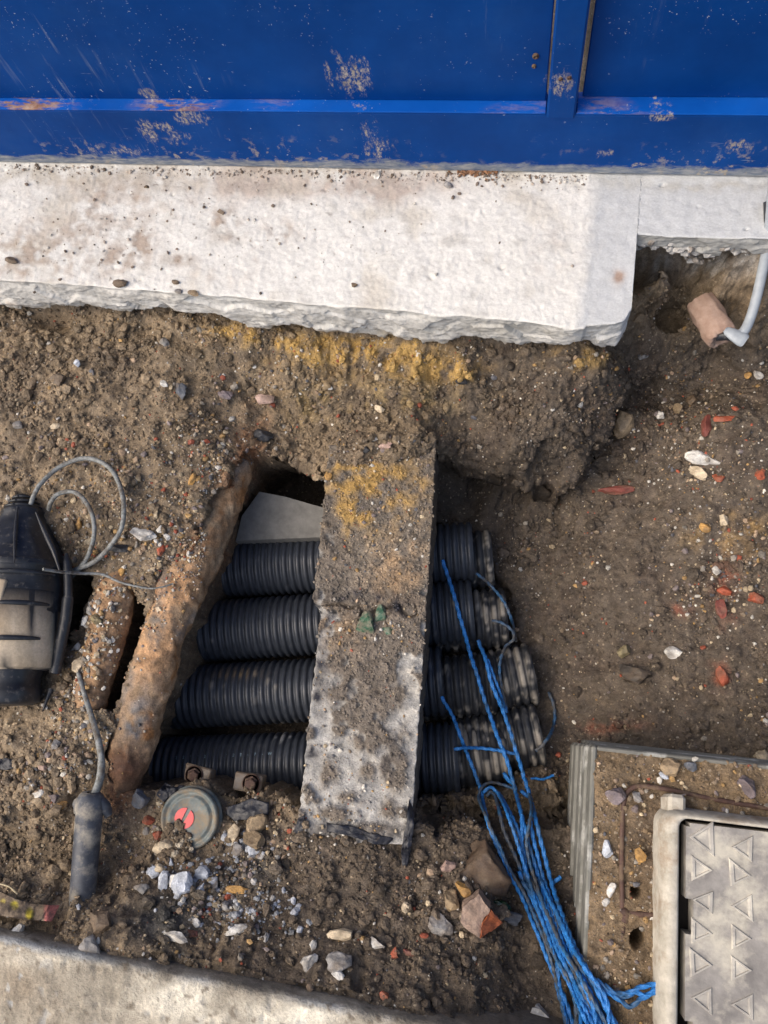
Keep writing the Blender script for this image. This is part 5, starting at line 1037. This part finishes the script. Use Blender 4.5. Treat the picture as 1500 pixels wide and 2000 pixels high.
lo = Or.copy(); lo = lo-[.012, 0, .05]; V = np.concatenate([Or, lo]); F = [np.array([[0, 1, 2, 3], [0, 4, 5, 1], [1, 5, 6, 2], [2, 6, 7, 3], [3, 7, 4, 0]])]
V, F = subd(V, F, 5, .003, 60, 9); V += [.0015, -.0005, .001]; k2 = fb3(V, 80, 3, 5)[:, None]; obj('broken_face', V, F, M['stone'], bf, np.array([.40, .115, .045])*(1+.35*k2), False)

# ------------------------------------------------------------------ loose gravel, crumbs and grit
PAL = np.array([(.50, .40, .26), (.58, .55, .49), (.40, .25, .10), (.27, .24, .2), (.20, .15, .10), (.33, .085, .045), (.10, .10, .11), (.42, .30, .2), (.62, .58, .5), (.22, .18, .17)])
def scatter(name, V, N, pxs, dens, n, smin, smax, pw, palw, mt, soilc=None, lvl=0, extra=None):
    d = np.clip(dens, 0, None); p = d/d.sum(); k = RS.choice(len(V), n, p=p); C = V[k]+RS.randn(n, 3)*[.0012, .0012, 0]
    s = smin*(smax/smin)**(RS.rand(n)**pw); cols = soilc[k]*RS.uniform(.75, 1.35, (n, 1)) if palw is None else PAL[RS.choice(len(PAL), n, p=np.array(palw)/sum(palw))]*RS.uniform(.6, 1.15, (n, 1))
    return batch(C, N[k], s, np.clip(cols, .01, .8), lvl)
vN = NRM[VI]; vV = SV[VI]; inside = (mT+mS)[VI]; ok = (1-np.clip(inside, 0, 1))**2
cell = sst(-.1, .45, fb2(vV, 13, 3, 77))
gravel = ok*(.25+.5*cell+1.6*blob(PXV, 140, 1030, 90, 70)+1.4*blob(PXV, 300, 1080, 90, 70)+1.3*blob(PXV, 140, 1430, 90, 90)+1.2*blob(PXV, 90, 1530, 80, 50)+1.5*blob(PXV, 300, 1640, 90, 60)+1.8*blob(PXV, 440, 1740, 90, 70)+.8*blob(PXV, 560, 1650, 90, 60)+.6*blob(PXV, 830, 1740, 100, 80)+.8*blob(PXV, 350, 920, 140, 90)+1.2*blob(PXV, 1410, 1060, 90, 120)+.6*blob(PXV, 1380, 820, 130, 120)+.5*blob(PXV, 480, 740, 120, 90)+.7*blob(PXV, 420, 900, 60, 160))
gravel *= (1-.55*sm_[VI])*(1-.55*np.clip(blob(PXV, 1200, 1250, 170, 250), 0, 1)-.3*blob(PXV, 180, 760, 200, 90))
A1 = scatter('g', vV, vN, PXV, gravel, 13500, .0010, .0034, 1.4, (3, 2.2, 2, 2.5, 3, 1.1, 1.2, 2, 1.1, 2), None)
A2 = scatter('g', vV, vN, PXV, gravel**1.8, 2000, .0034, .0085, 1.9, (3, 1.6, 2, 2.5, 3, .9, 1, 2, .9, 2), None, lvl=0)
def stuff(name, parts, mt):
    b = 0; Vs, Fs, Cs = [], [], []
    for V, F, C in parts: Vs.append(V); Fs.append(F+b); Cs.append(C); b += len(V)
    o = obj(name, np.concatenate(Vs), np.concatenate(Fs), mt, None, np.concatenate(Cs), False, (0, 0, 0)); tag(o, kind='stuff'); return o
stuff('gravel', [A1, A2], M['stone'])
lime = ok*(1.5*blob(PXV, 360, 1722, 55, 22)+1.0*blob(PXV, 475, 1660, 34, 26)+1.1*blob(PXV, 460, 1770, 80, 34)+.6*blob(PXV, 520, 1800, 90, 26)+.25*blob(PXV, 410, 1700, 120, 70))
kl = RS.choice(len(vV), 420, p=lime/lime.sum()); sl_ = .0018*4.4**(RS.rand(420)**2.3); cl_ = np.array([(.42, .44, .48), (.30, .315, .335), (.20, .20, .195), (.46, .44, .41)])[RS.choice(4, 420, p=[.25, .3, .25, .2])]*RS.uniform(.8, 1.1, (420, 1))
stuff('limestone_chips', [batch(vV[kl], vN[kl], sl_, cl_, 1, .3, (.5, .9))], M['stone'])
capq = np.array([U(a, b, -.196) for a, b in zip(RS.randn(170)*16+338, RS.randn(170)*16+1648)]); capq[:, 2] = [top(q[0], q[1]) for q in capq]
stuff('cap_mud', [batch(capq, np.tile([0, 0, 1.], (170, 1)), .0025*4.2**(RS.rand(170)**1.3), np.where(RS.rand(170, 1) < .75, [[.15, .11, .07]], [[.42, .36, .27]])*RS.uniform(.7, 1.3, (170, 1)), 1)], M['soil'])
crumbd = ok*(1-.5*sm_[VI])*(.35+.9*cell+1.6*blob(PXV, 60, 1600, 150, 130)+1.8*blob(PXV, 700, 1720, 170, 110)+1.1*blob(PXV, 950, 1850, 160, 140)+.7*blob(PXV, 150, 720, 260, 120)+.9*blob(PXV, 900, 830, 300, 90))*(1-.5*np.clip(blob(PXV, 1200, 1250, 170, 250), 0, 1))
B1_ = scatter('c', vV, vN, PXV, crumbd, 24000, .0016, .0060, 1.7, None, None, colr[VI]); B2_ = scatter('c', vV, vN, PXV, crumbd**1.6, 1500, .006, .014, 1.6, None, None, colr[VI], 1)
stuff('soil_crumbs', [B1_, B2_], M['soil'])
# grit on the beam, the pipes, the chamber and the footing
up = lambda n: np.tile([0, 0, 1.], (n, 1))
bd = .25+1.2*blob(beampx, 740, 1000, 110, 150)+1.5*blob(beampx, 760, 1220, 90, 40)+.8*blob(beampx, 630, 1400, 40, 120)+blob(beampx, 700, 1580, 100, 50)+.8*blob(beampx, 660, 1250, 40, 60)
G1 = scatter('b', beamV, up(len(beamV)), beampx, bd, 750, .0012, .0052, 1.9, (3, 1.6, 3, 2.5, 3, 1.2, 1.2, 2, .8, 2), None)
pt = np.nonzero(pipe2V[:, 2] > -.16)[0]; G2 = scatter('b', pipe2V[pt], up(len(pt)), pipe2px[pt], .15+2*blob(pipe2px[pt], 185, 1240, 40, 110, .2), 420, .0018, .0075, 1.5, (3, 3, 1.5, 2, 2.5, .3, .6, 1.5, 3, 2), None)
pt = np.nonzero(pipeV[:, 2] > -.18)[0]; G3 = scatter('b', pipeV[pt], up(len(pt)), pipepx[pt], .05+2*blob(pipepx[pt], 380, 1060, 60, 100)+.5*blob(pipepx[pt], 290, 1200, 30, 40), 500, .0012, .004, 1.6, (3, 2, 2, 2, 3, .6, 1, 2, 1, 2), None)
G4 = scatter('b', chV, up(len(chV)), chpx, np.ones(len(chV))*(np.abs(chV[:, 2]-Zc) < .02), 2600, .0012, .0062, 2.2, (3, 1.2, 2.5, 2.5, 3.5, .6, .8, 2, .8, 2.5), None)
G5 = scatter('b', chV, up(len(chV)), chpx, np.ones(len(chV))*(np.abs(chV[:, 2]-Zc) < .02), 2200, .0014, .005, 1.8, None, None, np.tile([.16, .112, .065], (len(chV), 1)))
G6 = scatter('b', beamV, up(len(beamV)), beampx, np.clip(beamM-.3, 0, 1)+.001, 5200, .0011, .0042, 2.0, None, None, beamC)
stuff('grit', [G1, G2, G3, G4, G5, G6], M['stone'])
fx_ = RS.rand(1700)*1560-30; fy_ = np.where(RS.rand(1700) < .6, np.interp(fx_, [0, 1500], [322, 350])+np.abs(RS.randn(1700))*9, 340+RS.rand(1700)*240); keep = (fx_ < 1150) & ((fy_ < 380) | (blob(np.c_[fx_, fy_], 150, 470, 230, 90)+blob(np.c_[fx_, fy_], 520, 450, 260, 70)+.02 > RS.rand(1700)))
C = np.array([U(a, b, .0005) for a, b in zip(fx_[keep], fy_[keep])]); n = len(C); C = C[C[:, 1] < HY(0)-.002]; n = len(C)
cl = np.array([(.42, .36, .3), (.22, .17, .13), (.12, .09, .065), (.5, .47, .42)])[RS.choice(4, n, p=[.4, .3, .15, .15])]; s = .0009*(5.2)**(RS.rand(n)**2.0)
Ex = (RS.randn(160)*18+930)[:, None]; Cx = np.array([U(a, 334+abs(b), .001) for a, b in zip(Ex[:, 0], RS.randn(160)*5)]); C = np.r_[C, Cx]; cl = np.r_[cl, np.tile([.2, .1, .05], (160, 1))*RS.uniform(.7, 1.4, (160, 1))]; s = np.r_[s, RS.uniform(.0015, .004, 160)]
rx_ = RS.rand(420)*.5+xb+.004; ry_ = np.interp(rx_, T3[:, 0], T3[:, 1]); rz_ = np.interp(rx_, B3[:, 0], B3[:, 2])
Cr = np.c_[rx_, ry_+.004+RS.rand(420)*.02, rz_+.012-.045*RS.rand(420)**1.5*(.4+1.2*np.clip(per2(np.c_[rx_*14, rx_*0], 3)+.4, 0, 1))]
stuff('dirt_crumbs', [batch(C, up(len(C)), s, cl), batch(Cr, up(420), .0025*5.5**(RS.rand(420)**1.5), np.array([(.40, .39, .37), (.26, .23, .2), (.52, .5, .47)])[RS.choice(3, 420)], 1)], M['stone'])
for o in bpy.data.objects:
    if '_o' in o: del o['_o']
